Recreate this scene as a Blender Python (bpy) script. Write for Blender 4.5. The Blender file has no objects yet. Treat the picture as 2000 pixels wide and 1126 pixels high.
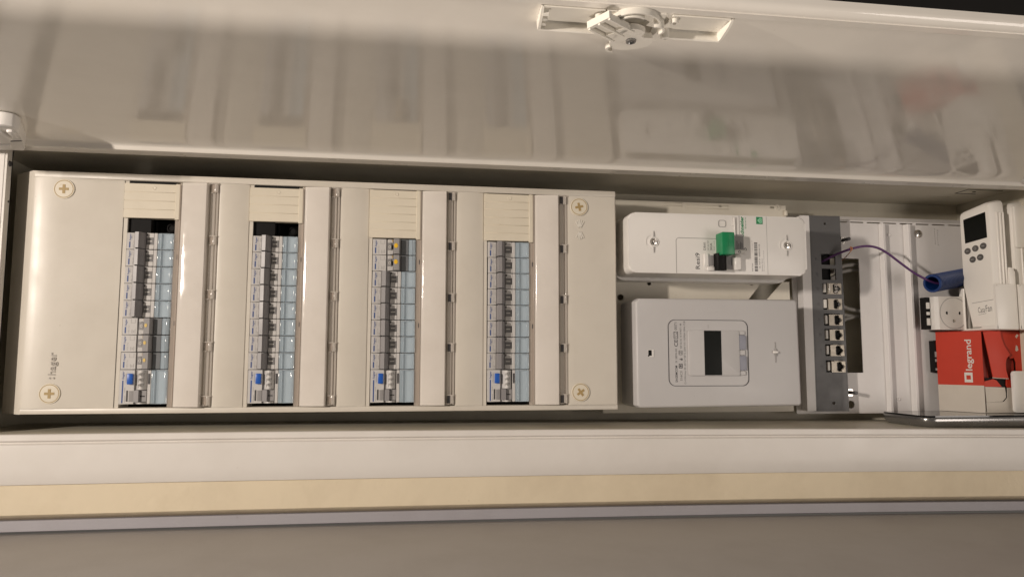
import bpy, bmesh, math, random
from mathutils import Vector, Matrix
from mathutils.geometry import tessellate_polygon
random.seed(7)
S = 0.001                       # everything below is written in millimetres
C = bpy.context.scene.collection
scene = bpy.context.scene
rad = math.radians

# ------------------------------------------------------------------ camera
# X runs along the cabinet, Z across it, Y into the wall (breaker fronts lie at Y = 0)
cam_d = bpy.data.cameras.new("camera")
cam_d.sensor_width = 36.0
cam_d.lens = 36.0 * 1450.0 / 2000.0
cam_d.clip_start = 0.01
cam_d.clip_end = 100.0
cam = bpy.data.objects.new("camera", cam_d)
C.objects.link(cam)
cam.location = (0.28060, -0.80429, 0.04419)
fw = Vector((0.14705, 0.98435, 0.09708)).normalized()
up = Vector((-0.01589, -0.09579, 0.99527))
rt = fw.cross(up).normalized()
up = rt.cross(fw).normalized()
mr = Matrix((rt, up, -fw)).transposed()
cam.rotation_euler = mr.to_euler()
scene.camera = cam

# ------------------------------------------------------------------ light
world = bpy.data.worlds.new("World")
scene.world = world
world.use_nodes = True
bg = world.node_tree.nodes["Background"]
bg.inputs[0].default_value = (1.0, 0.90, 0.80, 1)
bg.inputs[1].default_value = 0.085


def area(name, loc, target, sx, sy, power, col):
    d = bpy.data.lights.new(name, 'AREA')
    d.shape = 'ELLIPSE'
    d.size = sx * S
    d.size_y = sy * S
    d.energy = power
    d.color = col
    o = bpy.data.objects.new(name, d)
    C.objects.link(o)
    o.location = Vector(loc) * S
    o.rotation_euler = (Vector(target) - Vector(loc)).to_track_quat('-Z', 'Y').to_euler()
    return o


area("ceiling_lamp", (-800, -950, 285), (200, -1070, 225), 55, 110, 25.5, (1.0, 0.88, 0.77))
area("door_fill", (0, -410, -760), (450, -280, 260), 60, 40, 4.6, (1.0, 0.88, 0.78))  # added unseen light that brightens only the outer part of the door
area("bounce_fill", (1600, -1350, -150), (500, -60, 110), 650, 650, 5.5, (1.0, 0.89, 0.80))  # added unseen soft fill, in place of light bounced by the room

scene.view_settings.view_transform = 'Standard'
scene.view_settings.look = 'None'
scene.view_settings.exposure = 0.0
scene.view_settings.gamma = 1.0


# ------------------------------------------------------------------ materials
def mat(name, col, rough=0.5, metal=0.0, coat=0.0, alpha=1.0, trans=0.0, var=0.04, bump=0.0, bscale=900.0,
        vscale=30.0, ior=1.5, spec=0.5, wear=0.0):
    m = bpy.data.materials.new(name)
    m.use_nodes = True
    nt = m.node_tree
    b = nt.nodes["Principled BSDF"]
    b.inputs["Roughness"].default_value = rough
    b.inputs["Metallic"].default_value = metal
    b.inputs["Coat Weight"].default_value = coat
    b.inputs["Coat Roughness"].default_value = 0.08
    b.inputs["Alpha"].default_value = alpha
    b.inputs["Transmission Weight"].default_value = trans
    b.inputs["IOR"].default_value = ior
    b.inputs["Specular IOR Level"].default_value = spec
    tc = nt.nodes.new("ShaderNodeNewGeometry")
    n = nt.nodes.new("ShaderNodeTexNoise")
    n.inputs["Scale"].default_value = vscale
    n.inputs["Detail"].default_value = 5
    nt.links.new(tc.outputs["Position"], n.inputs["Vector"])
    mx = nt.nodes.new("ShaderNodeMix")
    mx.data_type = 'RGBA'
    lo = tuple(max(0, c * (1 - var)) for c in col) + (1,)
    hi = tuple(min(1, c * (1 + var)) for c in col) + (1,)
    mx.inputs["A"].default_value = lo
    mx.inputs["B"].default_value = hi
    nt.links.new(n.outputs["Fac"], mx.inputs["Factor"])
    if wear > 0:
        # grime: large soft mottling, thin scratches, a few dark specks
        big = nt.nodes.new("ShaderNodeTexNoise")
        big.inputs["Scale"].default_value = 11
        big.inputs["Detail"].default_value = 6
        big.inputs["Roughness"].default_value = 0.65
        nt.links.new(tc.outputs["Position"], big.inputs["Vector"])
        sp = nt.nodes.new("ShaderNodeTexVoronoi")
        sp.inputs["Scale"].default_value = 46
        nt.links.new(tc.outputs["Position"], sp.inputs["Vector"])
        th = nt.nodes.new("ShaderNodeMapRange")
        th.inputs["From Min"].default_value = 0.025
        th.inputs["From Max"].default_value = 0.05
        th.inputs["To Min"].default_value = 0.22 * wear
        th.inputs["To Max"].default_value = 0.0
        nt.links.new(sp.outputs["Distance"], th.inputs["Value"])
        br = nt.nodes.new("ShaderNodeMapRange")
        br.inputs["From Min"].default_value = 0.45
        br.inputs["From Max"].default_value = 0.72
        br.inputs["To Min"].default_value = 0.0
        br.inputs["To Max"].default_value = 0.16 * wear
        nt.links.new(big.outputs["Fac"], br.inputs["Value"])
        ad = nt.nodes.new("ShaderNodeMath")
        ad.operation = 'ADD'
        ad.use_clamp = True
        nt.links.new(th.outputs["Result"], ad.inputs[0])
        nt.links.new(br.outputs["Result"], ad.inputs[1])
        dm = nt.nodes.new("ShaderNodeMix")
        dm.data_type = 'RGBA'
        dm.inputs["B"].default_value = (col[0] * 0.45, col[1] * 0.38, col[2] * 0.30, 1)
        nt.links.new(ad.outputs[0], dm.inputs["Factor"])
        nt.links.new(mx.outputs["Result"], dm.inputs["A"])
        nt.links.new(dm.outputs["Result"], b.inputs["Base Color"])
    else:
        nt.links.new(mx.outputs["Result"], b.inputs["Base Color"])
    mr_ = nt.nodes.new("ShaderNodeMapRange")
    mr_.inputs["From Min"].default_value = 0.3
    mr_.inputs["From Max"].default_value = 0.7
    mr_.inputs["To Min"].default_value = max(0.02, rough - 0.05)
    mr_.inputs["To Max"].default_value = min(1, rough + 0.06)
    nt.links.new(n.outputs["Fac"], mr_.inputs["Value"])
    nt.links.new(mr_.outputs["Result"], b.inputs["Roughness"])
    if bump > 0:
        n2 = nt.nodes.new("ShaderNodeTexNoise")
        n2.inputs["Scale"].default_value = bscale
        n2.inputs["Detail"].default_value = 3
        nt.links.new(tc.outputs["Position"], n2.inputs["Vector"])
        bp = nt.nodes.new("ShaderNodeBump")
        bp.inputs["Strength"].default_value = bump
        bp.inputs["Distance"].default_value = 0.0006
        nt.links.new(n2.outputs["Fac"], bp.inputs["Height"])
        nt.links.new(bp.outputs["Normal"], b.inputs["Normal"])
    return m


M = {
    'paint': mat('white_paint_metal', (0.74, 0.71, 0.66), 0.30, coat=0.2, bump=0.10, bscale=700),
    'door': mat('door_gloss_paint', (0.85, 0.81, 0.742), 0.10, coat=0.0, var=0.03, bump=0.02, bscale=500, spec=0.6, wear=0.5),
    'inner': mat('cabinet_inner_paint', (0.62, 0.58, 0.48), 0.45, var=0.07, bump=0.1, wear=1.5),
    'frame': mat('frame_white_plastic', (0.76, 0.73, 0.69), 0.38, var=0.02, bump=0.04, wear=0.6),
    'cream': mat('cover_cream_plastic', (0.675, 0.632, 0.557), 0.36, var=0.03, bump=0.08, bscale=1500, wear=0.8),
    'blank': mat('blank_ivory_plastic', (0.74, 0.68, 0.56), 0.38, var=0.02, wear=0.8),
    'screwhead': mat('ivory_screw_plastic', (0.82, 0.785, 0.71), 0.3, var=0.02),
    'ochre': mat('ochre_slot', (0.42, 0.30, 0.13), 0.5),
    'etch': mat('etched_logo_grey', (0.40, 0.37, 0.33), 0.5),
    'scuff': mat('scuffed_cream', (0.58, 0.53, 0.455), 0.6),
    'flap': mat('clear_flap_plastic', (0.93, 0.88, 0.82), 0.07, alpha=0.66, var=0.03, vscale=60, spec=0.7, wear=0.9),
    'clear': mat('clear_hinge_plastic', (0.85, 0.79, 0.72), 0.10, alpha=0.45, var=0.05, spec=0.7),
    'shade': mat('smoked_clear_plastic', (0.62, 0.54, 0.47), 0.14, alpha=0.5, var=0.05, spec=0.7),
    'mwhite': mat('module_white_plastic', (0.58, 0.565, 0.55), 0.42, var=0.02),
    'mgrey': mat('module_grey_plastic', (0.30, 0.29, 0.29), 0.45, var=0.03),
    'lever': mat('lever_grey_plastic', (0.23, 0.22, 0.225), 0.38, var=0.04),
    'dark': mat('dark_grey_plastic', (0.075, 0.072, 0.075), 0.4, var=0.05),
    'lever2': mat('window_grey_plastic', (0.20, 0.195, 0.195), 0.35, var=0.04),
    'slate': mat('slate_label', (0.16, 0.17, 0.18), 0.35, var=0.04),
    'black': mat('black_plastic', (0.008, 0.0075, 0.0075), 0.65, var=0.1, spec=0.2),
    'glass': mat('bluish_clear_cover', (0.60, 0.71, 0.79), 0.08, alpha=0.45, var=0.03, spec=0.8),
    'card': mat('label_card', (0.72, 0.75, 0.77), 0.6, var=0.03),
    'blue': mat('blue_button', (0.02, 0.11, 0.48), 0.35),
    'navy': mat('navy_print', (0.05, 0.09, 0.26), 0.5),
    'ink': mat('dark_print', (0.05, 0.05, 0.055), 0.6),
    'fade': mat('pale_print', (0.36, 0.35, 0.34), 0.6),
    'yellow': mat('yellow_dot', (0.85, 0.52, 0.03), 0.4),
    'ochre_dot': mat('pale_yellow_dot', (0.72, 0.52, 0.16), 0.45),
    'white': mat('bright_white_plastic', (0.83, 0.81, 0.78), 0.33, var=0.015, bump=0.03, bscale=2500, wear=0.4),
    'meter': mat('meter_pale_grey_plastic', (0.56, 0.55, 0.55), 0.42, var=0.02, bump=0.05, bscale=2500, wear=0.4),
    'green': mat('green_plastic', (0.01, 0.23, 0.09), 0.38, var=0.05),
    'greenprint': mat('green_print', (0.02, 0.25, 0.10), 0.5),
    'lcd': mat('dark_display', (0.004, 0.005, 0.004), 0.35, spec=0.15),
    'bluegrey': mat('blue_grey_rubber', (0.30, 0.31, 0.37), 0.45),
    'plate': mat('beige_plate_paint', (0.70, 0.66, 0.57), 0.45, var=0.03, bump=0.08, wear=0.8),
    'steelplate': mat('white_steel_plate', (0.76, 0.74, 0.73), 0.34, var=0.03, bump=0.06, wear=0.6),
    'steel': mat('grey_galvanised_steel', (0.115, 0.115, 0.118), 0.45, metal=0.12, var=0.08, bump=0.06, vscale=60, wear=1),
    'chrome': mat('bright_metal', (0.75, 0.72, 0.68), 0.25, metal=1.0, var=0.08, vscale=300),
    'jack': mat('jack_metal', (0.42, 0.38, 0.32), 0.4, metal=0.5, var=0.12, vscale=300),
    'clip': mat('white_latch', (0.72, 0.70, 0.66), 0.35),
    'purple': mat('purple_cable', (0.10, 0.035, 0.14), 0.4, var=0.08),
    'copper': mat('copper_wire', (0.62, 0.30, 0.16), 0.35, metal=0.8),
    'cable': mat('grey_cable', (0.36, 0.345, 0.32), 0.5),
    'conduit': mat('blue_conduit', (0.004, 0.032, 0.15), 0.38, var=0.06),
    'red': mat('red_cardboard', (0.55, 0.038, 0.014), 0.55, var=0.07, bump=0.12, bscale=600, wear=1),
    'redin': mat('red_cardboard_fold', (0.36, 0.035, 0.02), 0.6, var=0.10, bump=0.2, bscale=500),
    'board': mat('white_cardboard', (0.62, 0.57, 0.50), 0.65, var=0.06, bump=0.15, bscale=500, wear=1.2),
    'ivory': mat('remote_ivory_plastic', (0.84, 0.81, 0.76), 0.36, var=0.02, bump=0.03, bscale=2500),
    'button': mat('grey_rubber_button', (0.10, 0.095, 0.09), 0.5, var=0.08, vscale=400),
    'socket': mat('socket_white_plastic', (0.68, 0.65, 0.61), 0.32, var=0.02),
    'plaster': mat('cream_plaster', (0.74, 0.645, 0.48), 0.75, var=0.05, bump=1.0, bscale=75, vscale=18, wear=1.2),
    'lilac': mat('lilac_grey_trim', (0.38, 0.37, 0.40), 0.5, var=0.04, bump=0.1, wear=1),
    'taupe': mat('taupe_painted_panel', (0.415, 0.39, 0.365), 0.5, var=0.05, bump=0.15, bscale=300, wear=0.9),
    'shadewall': mat('shade_black_wall', (0.006, 0.005, 0.004), 0.9),  # near-black colour stands in for the deep shade behind the door
    'alu': mat('silver_casing', (0.30, 0.295, 0.29), 0.25, metal=0.8, var=0.05),
    'gloss_black': mat('gloss_black_glass', (0.008, 0.008, 0.009), 0.08, spec=0.6),
}


# ------------------------------------------------------------------ mesh builder
class MB:
    def __init__(self):
        self.bm = bmesh.new()

    def _merge(self, b):
        me = bpy.data.meshes.new("t")
        b.to_mesh(me)
        b.free()
        self.bm.from_mesh(me)
        bpy.data.meshes.remove(me)
        return self

    def box(self, x0, x1, y0, y1, z0, z1, bev=0.0, seg=1):
        b = bmesh.new()
        vs = [b.verts.new((x, y, z)) for x in (x0, x1) for y in (y0, y1) for z in (z0, z1)]
        for f in ((0, 1, 3, 2), (4, 6, 7, 5), (0, 4, 5, 1), (2, 3, 7, 6), (0, 2, 6, 4), (1, 5, 7, 3)):
            b.faces.new([vs[i] for i in f])
        if bev > 0:
            bmesh.ops.bevel(b, geom=list(b.edges), offset=bev, segments=seg, affect='EDGES', profile=0.5)
        return self._merge(b)

    def prism(self, pts, y0, y1, axis='Y', bev=0.0, seg=2, holes=(), fn=None, front_only=False):
        """pts: 2D outline; axis Y: (x,z) extruded y0->y1, axis X: (y,z), axis Z: (x,y)"""
        b = bmesh.new()
        if fn is None:
            fn = {'Y': lambda a, c, d: (a, d, c), 'X': lambda a, c, d: (d, a, c), 'Z': lambda a, c, d: (a, c, d)}[axis]
        loops = [list(pts)] + [list(h) for h in holes]
        lv0 = [[b.verts.new(fn(p[0], p[1], y0)) for p in l] for l in loops]
        lv1 = [[b.verts.new(fn(p[0], p[1], y1)) for p in l] for l in loops]
        if holes:
            tris = tessellate_polygon([[Vector((p[0], p[1], 0)) for p in l] for l in loops])
            f0 = [v for l in lv0 for v in l]
            f1 = [v for l in lv1 for v in l]
            for t in tris:
                try:
                    b.faces.new([f0[i] for i in t])
                    b.faces.new([f1[i] for i in reversed(t)])
                except ValueError:
                    pass
        else:
            b.faces.new(lv0[0])
            b.faces.new(list(reversed(lv1[0])))
        for a, c in zip(lv0, lv1):
            n = len(a)
            for i in range(n):
                b.faces.new((a[i], c[i], c[(i + 1) % n], a[(i + 1) % n]))
        if bev > 0:
            ed = [e for e in b.edges if abs(e.verts[0].co[1] - e.verts[1].co[1]) < 1e-6 or not front_only]
            if front_only:
                s0 = set(v for l in lv0 for v in l)
                ed = [e for e in b.edges if e.verts[0] in s0 and e.verts[1] in s0 and len(e.link_faces) == 2]
            bmesh.ops.bevel(b, geom=ed, offset=bev, segments=seg, affect='EDGES', profile=0.5)
        bmesh.ops.recalc_face_normals(b, faces=b.faces)
        return self._merge(b)

    def cyl(self, c, axis, r, h, n=20, r2=None):
        """starts at c, runs h along axis"""
        b = bmesh.new()
        ax = Vector(axis).normalized()
        q = ax.to_track_quat('Z', 'Y')
        r2 = r if r2 is None else r2
        a = []
        d = []
        for i in range(n):
            t = 2 * math.pi * i / n
            a.append(b.verts.new(Vector(c) + q @ Vector((r * math.cos(t), r * math.sin(t), 0))))
            d.append(b.verts.new(Vector(c) + q @ Vector((r2 * math.cos(t), r2 * math.sin(t), h))))
        b.faces.new(list(reversed(a)))
        b.faces.new(d)
        for i in range(n):
            b.faces.new((a[i], a[(i + 1) % n], d[(i + 1) % n], d[i]))
        return self._merge(b)

    def lathe(self, c, axis, prof, n=24):
        b = bmesh.new()
        q = Vector(axis).normalized().to_track_quat('Z', 'Y')
        rings = []
        for (r, h) in prof:
            rings.append([b.verts.new(Vector(c) + q @ Vector((r * math.cos(2 * math.pi * i / n), r * math.sin(2 * math.pi * i / n), h)))
                          for i in range(n)])
        for a, d in zip(rings, rings[1:]):
            for i in range(n):
                b.faces.new((a[i], a[(i + 1) % n], d[(i + 1) % n], d[i]))
        return self._merge(b)

    def tube(self, pts, r, n=10, sub=6):
        P = [Vector(p) for p in pts]
        path = []
        for i in range(len(P) - 1):
            p0, p1, p2, p3 = P[max(i - 1, 0)], P[i], P[i + 1], P[min(i + 2, len(P) - 1)]
            for k in range(sub):
                t = k / sub
                path.append(0.5 * ((2 * p1) + (p2 - p0) * t + (2 * p0 - 5 * p1 + 4 * p2 - p3) * t * t + (3 * p1 - p0 - 3 * p2 + p3) * t ** 3))
        path.append(P[-1])
        b = bmesh.new()
        rings = []
        for i, p in enumerate(path):
            d = (path[min(i + 1, len(path) - 1)] - path[max(i - 1, 0)]).normalized()
            q = d.to_track_quat('Z', 'Y')
            rings.append([b.verts.new(p + q @ Vector((r * math.cos(2 * math.pi * k / n), r * math.sin(2 * math.pi * k / n), 0))) for k in range(n)])
        for a, c in zip(rings, rings[1:]):
            best = min(range(n), key=lambda s: sum((a[k].co - c[(k + s) % n].co).length for k in range(0, n, 3)))
            for k in range(n):
                b.faces.new((a[k], a[(k + 1) % n], c[(k + 1 + best) % n], c[(k + best) % n]))
        b.faces.new(list(reversed(rings[0])))
        b.faces.new(rings[-1])
        return self._merge(b)

    def sheet(self, prof, x0, x1, nx, fn):
        """strip: prof list of (a,b) swept along x with nx steps through fn(x,a,b)"""
        b = bmesh.new()
        rows = [[b.verts.new(fn(x0 + (x1 - x0) * i / nx, p[0], p[1])) for p in prof] for i in range(nx + 1)]
        for a, c in zip(rows, rows[1:]):
            for k in range(len(prof) - 1):
                b.faces.new((a[k], c[k], c[k + 1], a[k + 1]))
        return self._merge(b)

    def warp(self, fn):
        for v in self.bm.verts:
            v.co = Vector(fn(*v.co))
        return self

    def build(self, name, m, parent=None, origin=None, smooth=True, ang=38):
        bmesh.ops.recalc_face_normals(self.bm, faces=self.bm.faces) if smooth != 'keep' else None
        if parent is not None:
            origin = base(parent)
        o0 = Vector(origin) if origin is not None else Vector((0, 0, 0))
        for v in self.bm.verts:
            v.co = (v.co - o0) * S
        me = bpy.data.meshes.new(name)
        self.bm.to_mesh(me)
        self.bm.free()
        me.polygons.foreach_set("use_smooth", [True] * len(me.polygons))
        me.set_sharp_from_angle(angle=rad(ang))
        me.materials.append(m)
        o = bpy.data.objects.new(name, me)
        C.objects.link(o)
        if parent is not None:
            o.parent = parent
        else:
            o.location = o0 * S
        return o


def base(o):
    v = Vector((0, 0, 0))
    while o is not None:
        v = v + o.location
        o = o.parent
    return v / S


def tag(o, label=None, cat=None, group=None, kind=None):
    if label:
        o['label'] = label
    if cat:
        o['category'] = cat
    if group:
        o['group'] = group
    if kind:
        o['kind'] = kind
    return o


def thing(name, loc, label, cat, group=None):
    o = bpy.data.objects.new(name, None)
    o.empty_display_size = 0.01
    C.objects.link(o)
    o.location = Vector(loc) * S
    return tag(o, label, cat, group)


def copy_tree(o, parent=None):
    c = o.copy()
    C.objects.link(c)
    if parent is not None:
        c.parent = parent
    for ch in list(o.children):
        copy_tree(ch, c)
    return c


_tx = {}


def text(name, s, org, xd, yd, length, cap, m, parent, bold=0.0, shear=0.0, lift=0.06):
    """lettering: starts at org (baseline left), runs 'length' along xd, capitals 'cap' tall along yd"""
    key = (s, bold, shear)
    if key not in _tx:
        cu = bpy.data.curves.new("lettering", 'FONT')
        cu.body = s
        cu.size = 1.0
        cu.resolution_u = 2
        cu.offset = bold
        cu.shear = shear
        ob = bpy.data.objects.new("lettering_source", cu)
        C.objects.link(ob)
        dg = bpy.context.evaluated_depsgraph_get()
        me = bpy.data.meshes.new_from_object(ob.evaluated_get(dg))
        vs = [v.co.copy() for v in me.vertices]
        fs = [list(p.vertices) for p in me.polygons]
        bpy.data.objects.remove(ob)
        bpy.data.meshes.remove(me)
        _tx[key] = (vs, fs)
    vs, fs = _tx[key]
    x0 = min(v.x for v in vs)
    x1 = max(v.x for v in vs)
    caps = 0.69
    xd = Vector(xd).normalized()
    yd = Vector(yd).normalized()
    nrm = xd.cross(yd)
    b = MB()
    bv = [b.bm.verts.new(Vector(org) + xd * ((v.x - x0) / (x1 - x0) * length) + yd * (v.y / caps * cap) + nrm * lift) for v in vs]
    for f in fs:
        try:
            b.bm.faces.new([bv[i] for i in f])
        except ValueError:
            pass
    return b.build(name, m, parent, smooth='keep')


UPX, UPY = (0, 0, 1), (-1, 0, 0)        # lettering that reads upwards on a face turned to the viewer


def rrect(x0, x1, z0, z1, r, n=5):
    out = []
    for cx, cz, a0 in ((x1 - r, z1 - r, 0), (x0 + r, z1 - r, 90), (x0 + r, z0 + r, 180), (x1 - r, z0 + r, 270)):
        for i in range(n + 1):
            a = rad(a0 + 90 * i / n)
            out.append((cx + r * math.cos(a), cz + r * math.sin(a)))
    return out


def circle(cx, cz, r, n=14, rz=None):
    rz = r if rz is None else rz
    return [(cx + r * math.cos(2 * math.pi * i / n), cz + rz * math.sin(2 * math.pi * i / n)) for i in range(n)]


def rect(x0, x1, z0, z1):
    return [(x0, z0), (x1, z0), (x1, z1), (x0, z1)]


# ================================================================== SETTING AND CABINET
def sag(k):
    """the frame and the wall edge below it run slightly out of true"""
    def f(x, y, z):
        t = min(1.1, max(0.0, (x + 70) / 1040.0))
        return (x, y, z - k * t ** 2.2)
    return f


SEG = 24


def long_prof(b, prof, k, x0=-420, x1=1500):
    """closed (y,z) profile swept along X following the sag"""
    f = sag(k)
    b.sheet(prof + [prof[0]], x0, x1, SEG, lambda x, y, z: f(x, y, z))
    return b


# plaster strip under the frame
b = MB()
long_prof(b, [(-44, -69), (-44.5, -97.6), (-43.5, -98.6), (-30, -104.6), (-10, -104.6), (-10, -69)], 8.0)
tag(b.build('wall', M['plaster']), 'cream plaster wall strip under the cabinet frame', 'wall', kind='structure')
b = MB()
long_prof(b, [(-36, -104.4), (-36.5, -114.0), (-35.5, -114.7), (-10, -114.7), (-10, -104.4)], 9.0)
tag(b.build('trim_board', M['lilac']), 'lilac grey trim board under the cream wall strip', 'trim')
b = MB()
long_prof(b, [(-30, -117.5), (-44, -116.6), (-342, -127), (-345, -130), (-342, -146), (-30, -146)], 9.3)
tag(b.build('side_panel', M['taupe']), 'taupe painted closet side panel along the bottom of the photo', 'panel')
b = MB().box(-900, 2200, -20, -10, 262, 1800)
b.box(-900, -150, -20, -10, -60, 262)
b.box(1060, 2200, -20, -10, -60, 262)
tag(b.build('back_wall', M['shadewall']), kind='structure')

cab = thing('cabinet', (465, 0, -34), 'long white recessed electrical cabinet with its glossy door folded open above', 'cabinet')
XL, XR = -132, 1034
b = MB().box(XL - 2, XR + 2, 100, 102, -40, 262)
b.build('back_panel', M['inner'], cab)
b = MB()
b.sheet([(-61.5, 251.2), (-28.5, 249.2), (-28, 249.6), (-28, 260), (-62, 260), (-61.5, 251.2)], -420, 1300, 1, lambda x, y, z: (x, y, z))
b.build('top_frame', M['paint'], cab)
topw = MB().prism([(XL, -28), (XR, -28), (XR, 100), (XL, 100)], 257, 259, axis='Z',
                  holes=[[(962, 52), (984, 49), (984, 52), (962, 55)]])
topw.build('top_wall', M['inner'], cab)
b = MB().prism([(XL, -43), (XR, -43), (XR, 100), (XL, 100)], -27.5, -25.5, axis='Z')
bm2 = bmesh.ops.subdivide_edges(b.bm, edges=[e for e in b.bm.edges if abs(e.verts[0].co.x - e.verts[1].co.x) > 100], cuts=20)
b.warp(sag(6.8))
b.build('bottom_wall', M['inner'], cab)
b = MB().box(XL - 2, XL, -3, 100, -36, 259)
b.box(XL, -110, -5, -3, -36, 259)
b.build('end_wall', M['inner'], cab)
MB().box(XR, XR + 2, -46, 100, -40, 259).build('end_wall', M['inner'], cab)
# return of the left frame edge with its screw and hole
b = MB().box(-112, -110, -14, -3, -36, 259)
b.build('frame_return', M['paint'], cab)
MB().cyl((-110, -9, 240), (1, 0, 0), 3.0, 1.6, 14, 2.2).build('screw', M['dark'], cab)
MB().cyl((-110, -7, 202), (1, 0, 0), 1.2, 0.25, 10).build('screw_hole', M['black'], cab)
# bottom frame: rim, groove, broad face
b = MB()
long_prof(b, [(-43, -24.2), (-46.4, -24.4), (-47.2, -25.2), (-47.4, -30.0), (-46.8, -30.8), (-44.6, -31.4), (-44.4, -32.6),
              (-46.4, -33.4), (-47.6, -34), (-47.9, -43), (-47.2, -56), (-46.2, -69.4), (-45.6, -70.4), (-40, -70.4), (-40, -28)], 7.3, -420, 1300)
b.build('frame', M['frame'], cab)
b = MB()
b.box(-420, -112, -14.5, -8, -27, 262, 0.6)
b.build('frame', M['frame'], cab)

# rectangular knock-out outline and slot on the top wall at its right end
b = MB()
for (xa, ya, xb, yb) in ((975, 8, 1022, 8), (975, 30, 1003, 30), (975, 8, 975, 30)):
    b.box(min(xa, xb) - 0.6, max(xa, xb) + 0.6, min(ya, yb) - 0.8, max(ya, yb) + 0.8, 256.7, 257.2)
b.cyl((992, 19, 256.6), (0, 0, 1), 2.2, 0.5, 10)
b.build('knockout', M['black'], cab)

# --- door, opened upwards; v runs from the hinge outwards, w towards its inner side
PHI = rad(4.0)
cP, sP = math.cos(PHI), math.sin(PHI)


def DW(x, v, w):
    return (x, -60 - v * cP - w * sP, 251.5 + v * sP - w * cP)


inner_ch = [(-1.5, 0.6), (-1.5, 5.6), (-0.6, 6.6), (1.0, 6.8), (2.0, 6.0), (2.6, 4.0), (3.8, 2.6), (7.0, 1.7), (12.0, 0.9), (18.0, 0.3), (26, 0.0), (303, 0.0)]
for i in range(1, 7):
    a = rad(90 - 90 * i / 6)
    inner_ch.append((303 + 6 * math.cos(a), -6 + 6 * math.sin(a)))
inner_ch += [(309, -10)]
outer_ch = []
for i, p in enumerate(inner_ch):
    a = Vector(inner_ch[max(0, i - 1)])
    c = Vector(inner_ch[min(len(inner_ch) - 1, i + 1)])
    d = (c - a).normalized()
    nn = Vector((d.y, -d.x))
    outer_ch.append((p[0] + nn.x * 1.3, p[1] + nn.y * 1.3))
b = MB()
b.sheet(inner_ch + list(reversed(outer_ch)) + [inner_ch[0]], -120, 1045, 1, lambda x, v, w: DW(x, v, w))
door = b.build('door', M['door'], cab)
# folded hem along the free edge
b = MB().prism(rect(-118, 1043, 297, 303), 0.02, 0.7, fn=lambda a, c, d: DW(a, c, d))
b.build('hem', M['door'], door)
for x in (447, 452.5, 467, 472):
    MB().lathe(DW(x, -12, 0.6), (0, -sP, -cP), [(2.0, 0), (1.6, 0.7), (0.8, 1.1), (0.05, 1.2)], 10).build('dimple', M['door'], door)
dfn0 = lambda a, c, d: DW(a, c, d)
b = MB()
b.prism([(455.5, -1.4), (464, -1.4), (462.5, -7.5), (457, -7.5)], 0.6, 2.0, fn=dfn0)
b.build('latch_tab', M['door'], door)
MB().lathe(DW(-62, -12, 0.6), (0, -sP, -cP), [(1.8, 0), (1.3, 0.8), (0.05, 1.1)], 10).build('rivet', M['door'], door)

# handle well: two trays, lock cam, recess
dfn = lambda a, c, d: DW(a, c, d)


def tray(xa, xb, mirror):
    """shallow grip tray standing on the inner face: floor, rear wall, end walls"""
    b = MB()
    lean = 4.0
    f = lambda x, v, w: DW(x - (295 - v) * (0.10 if mirror else -0.03), v, w)
    prof = [(296, 0), (296, 1.6), (294.6, 1.6), (294, 0.6), (277.5, 1.0), (277, 2.0), (278.4, 7.6), (277.6, 8.2), (276.0, 7.6), (274.6, 0)]
    b.sheet(prof + [prof[0]], xa, xb, 1, f)
    for xe in (xa, xb):
        vs = [b.bm.verts.new(f(xe, *p)) for p in prof]
        b.bm.faces.new(vs)
    xe = xb if mirror else xa
    b.prism([(296, 0), (296, 2.5), (292, 4.6), (281, 8.0), (277, 7.8), (274.6, 0)], xe - 0.9, xe + 0.9, fn=lambda a, c, d: f(d, a, c))
    o = b.build('grip_tray', M['screwhead'], door)
    bx = xa + 3.0 if mirror else xb - 3.0
    for vv, hh in (((291, 4), (277, 7.5)) if mirror else ((290, 4),)):
        cc = Vector(f(bx, vv, 0.4))
        MB().lathe(cc, Vector((0, -sP, -cP)), [(2.7, 0), (2.5, hh), (1.3, hh), (1.2, hh - 3), (0.01, hh - 3)], 14).build('screw_boss', M['screwhead'], door)
    if not mirror:
        for vv in (279, 285, 291):
            MB().prism([(vv, 0.4), (vv + 1.6, 0.4), (vv + 1.6, 4.6), (vv, 5.4)], xa + 0.5, xa + 4.5, fn=lambda a, c, d: f(d, a, c)).build('comb_tooth', M['screwhead'], door)
    return o


tray(367.5, 409, False)
tray(455, 496, True)
b = MB()
# recess bowl between the trays: curved walls
for (cx, cv, r, a0, a1, h) in ((431, 283, 19, 20, 165, 5), (429, 287, 12, 60, 190, 6), (446, 286, 6, -60, 120, 8)):
    n = 12
    pts = [(cx + r * math.cos(rad(a0 + (a1 - a0) * i / n)), cv + r * math.sin(rad(a0 + (a1 - a0) * i / n))) for i in range(n + 1)]
    pin = [(cx + (r - 1.4) * math.cos(rad(a0 + (a1 - a0) * i / n)), cv + (r - 1.4) * math.sin(rad(a0 + (a1 - a0) * i / n))) for i in range(n, -1, -1)]
    b.prism(pts + pin, 0, h, fn=dfn)
b.prism([(410, 296), (450, 296.8), (455.5, 262), (449, 262), (446, 280), (412, 290)], 0.1, 1.6, fn=dfn)
b.build('lock_housing', M['screwhead'], door)
cfn = lambda a, c, d: DW(a + 1.4, c - 13.3, d - 8)
b = MB()
disc = []
for i in range(36):
    a = 2 * math.pi * i / 36
    r = 14.2 + 1.3 * math.cos(3 * a + 0.6)
    if 0.5 < a < 0.95:
        r -= 4.5
    disc.append((430.8 + r * math.cos(a), 288.2 + r * math.sin(a)))
b.prism(disc, 13.5, 17.5, fn=cfn)
b.cyl(DW(432.2, 274.9, 0), (0, -sP, -cP), 7, 8, 20)
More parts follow.
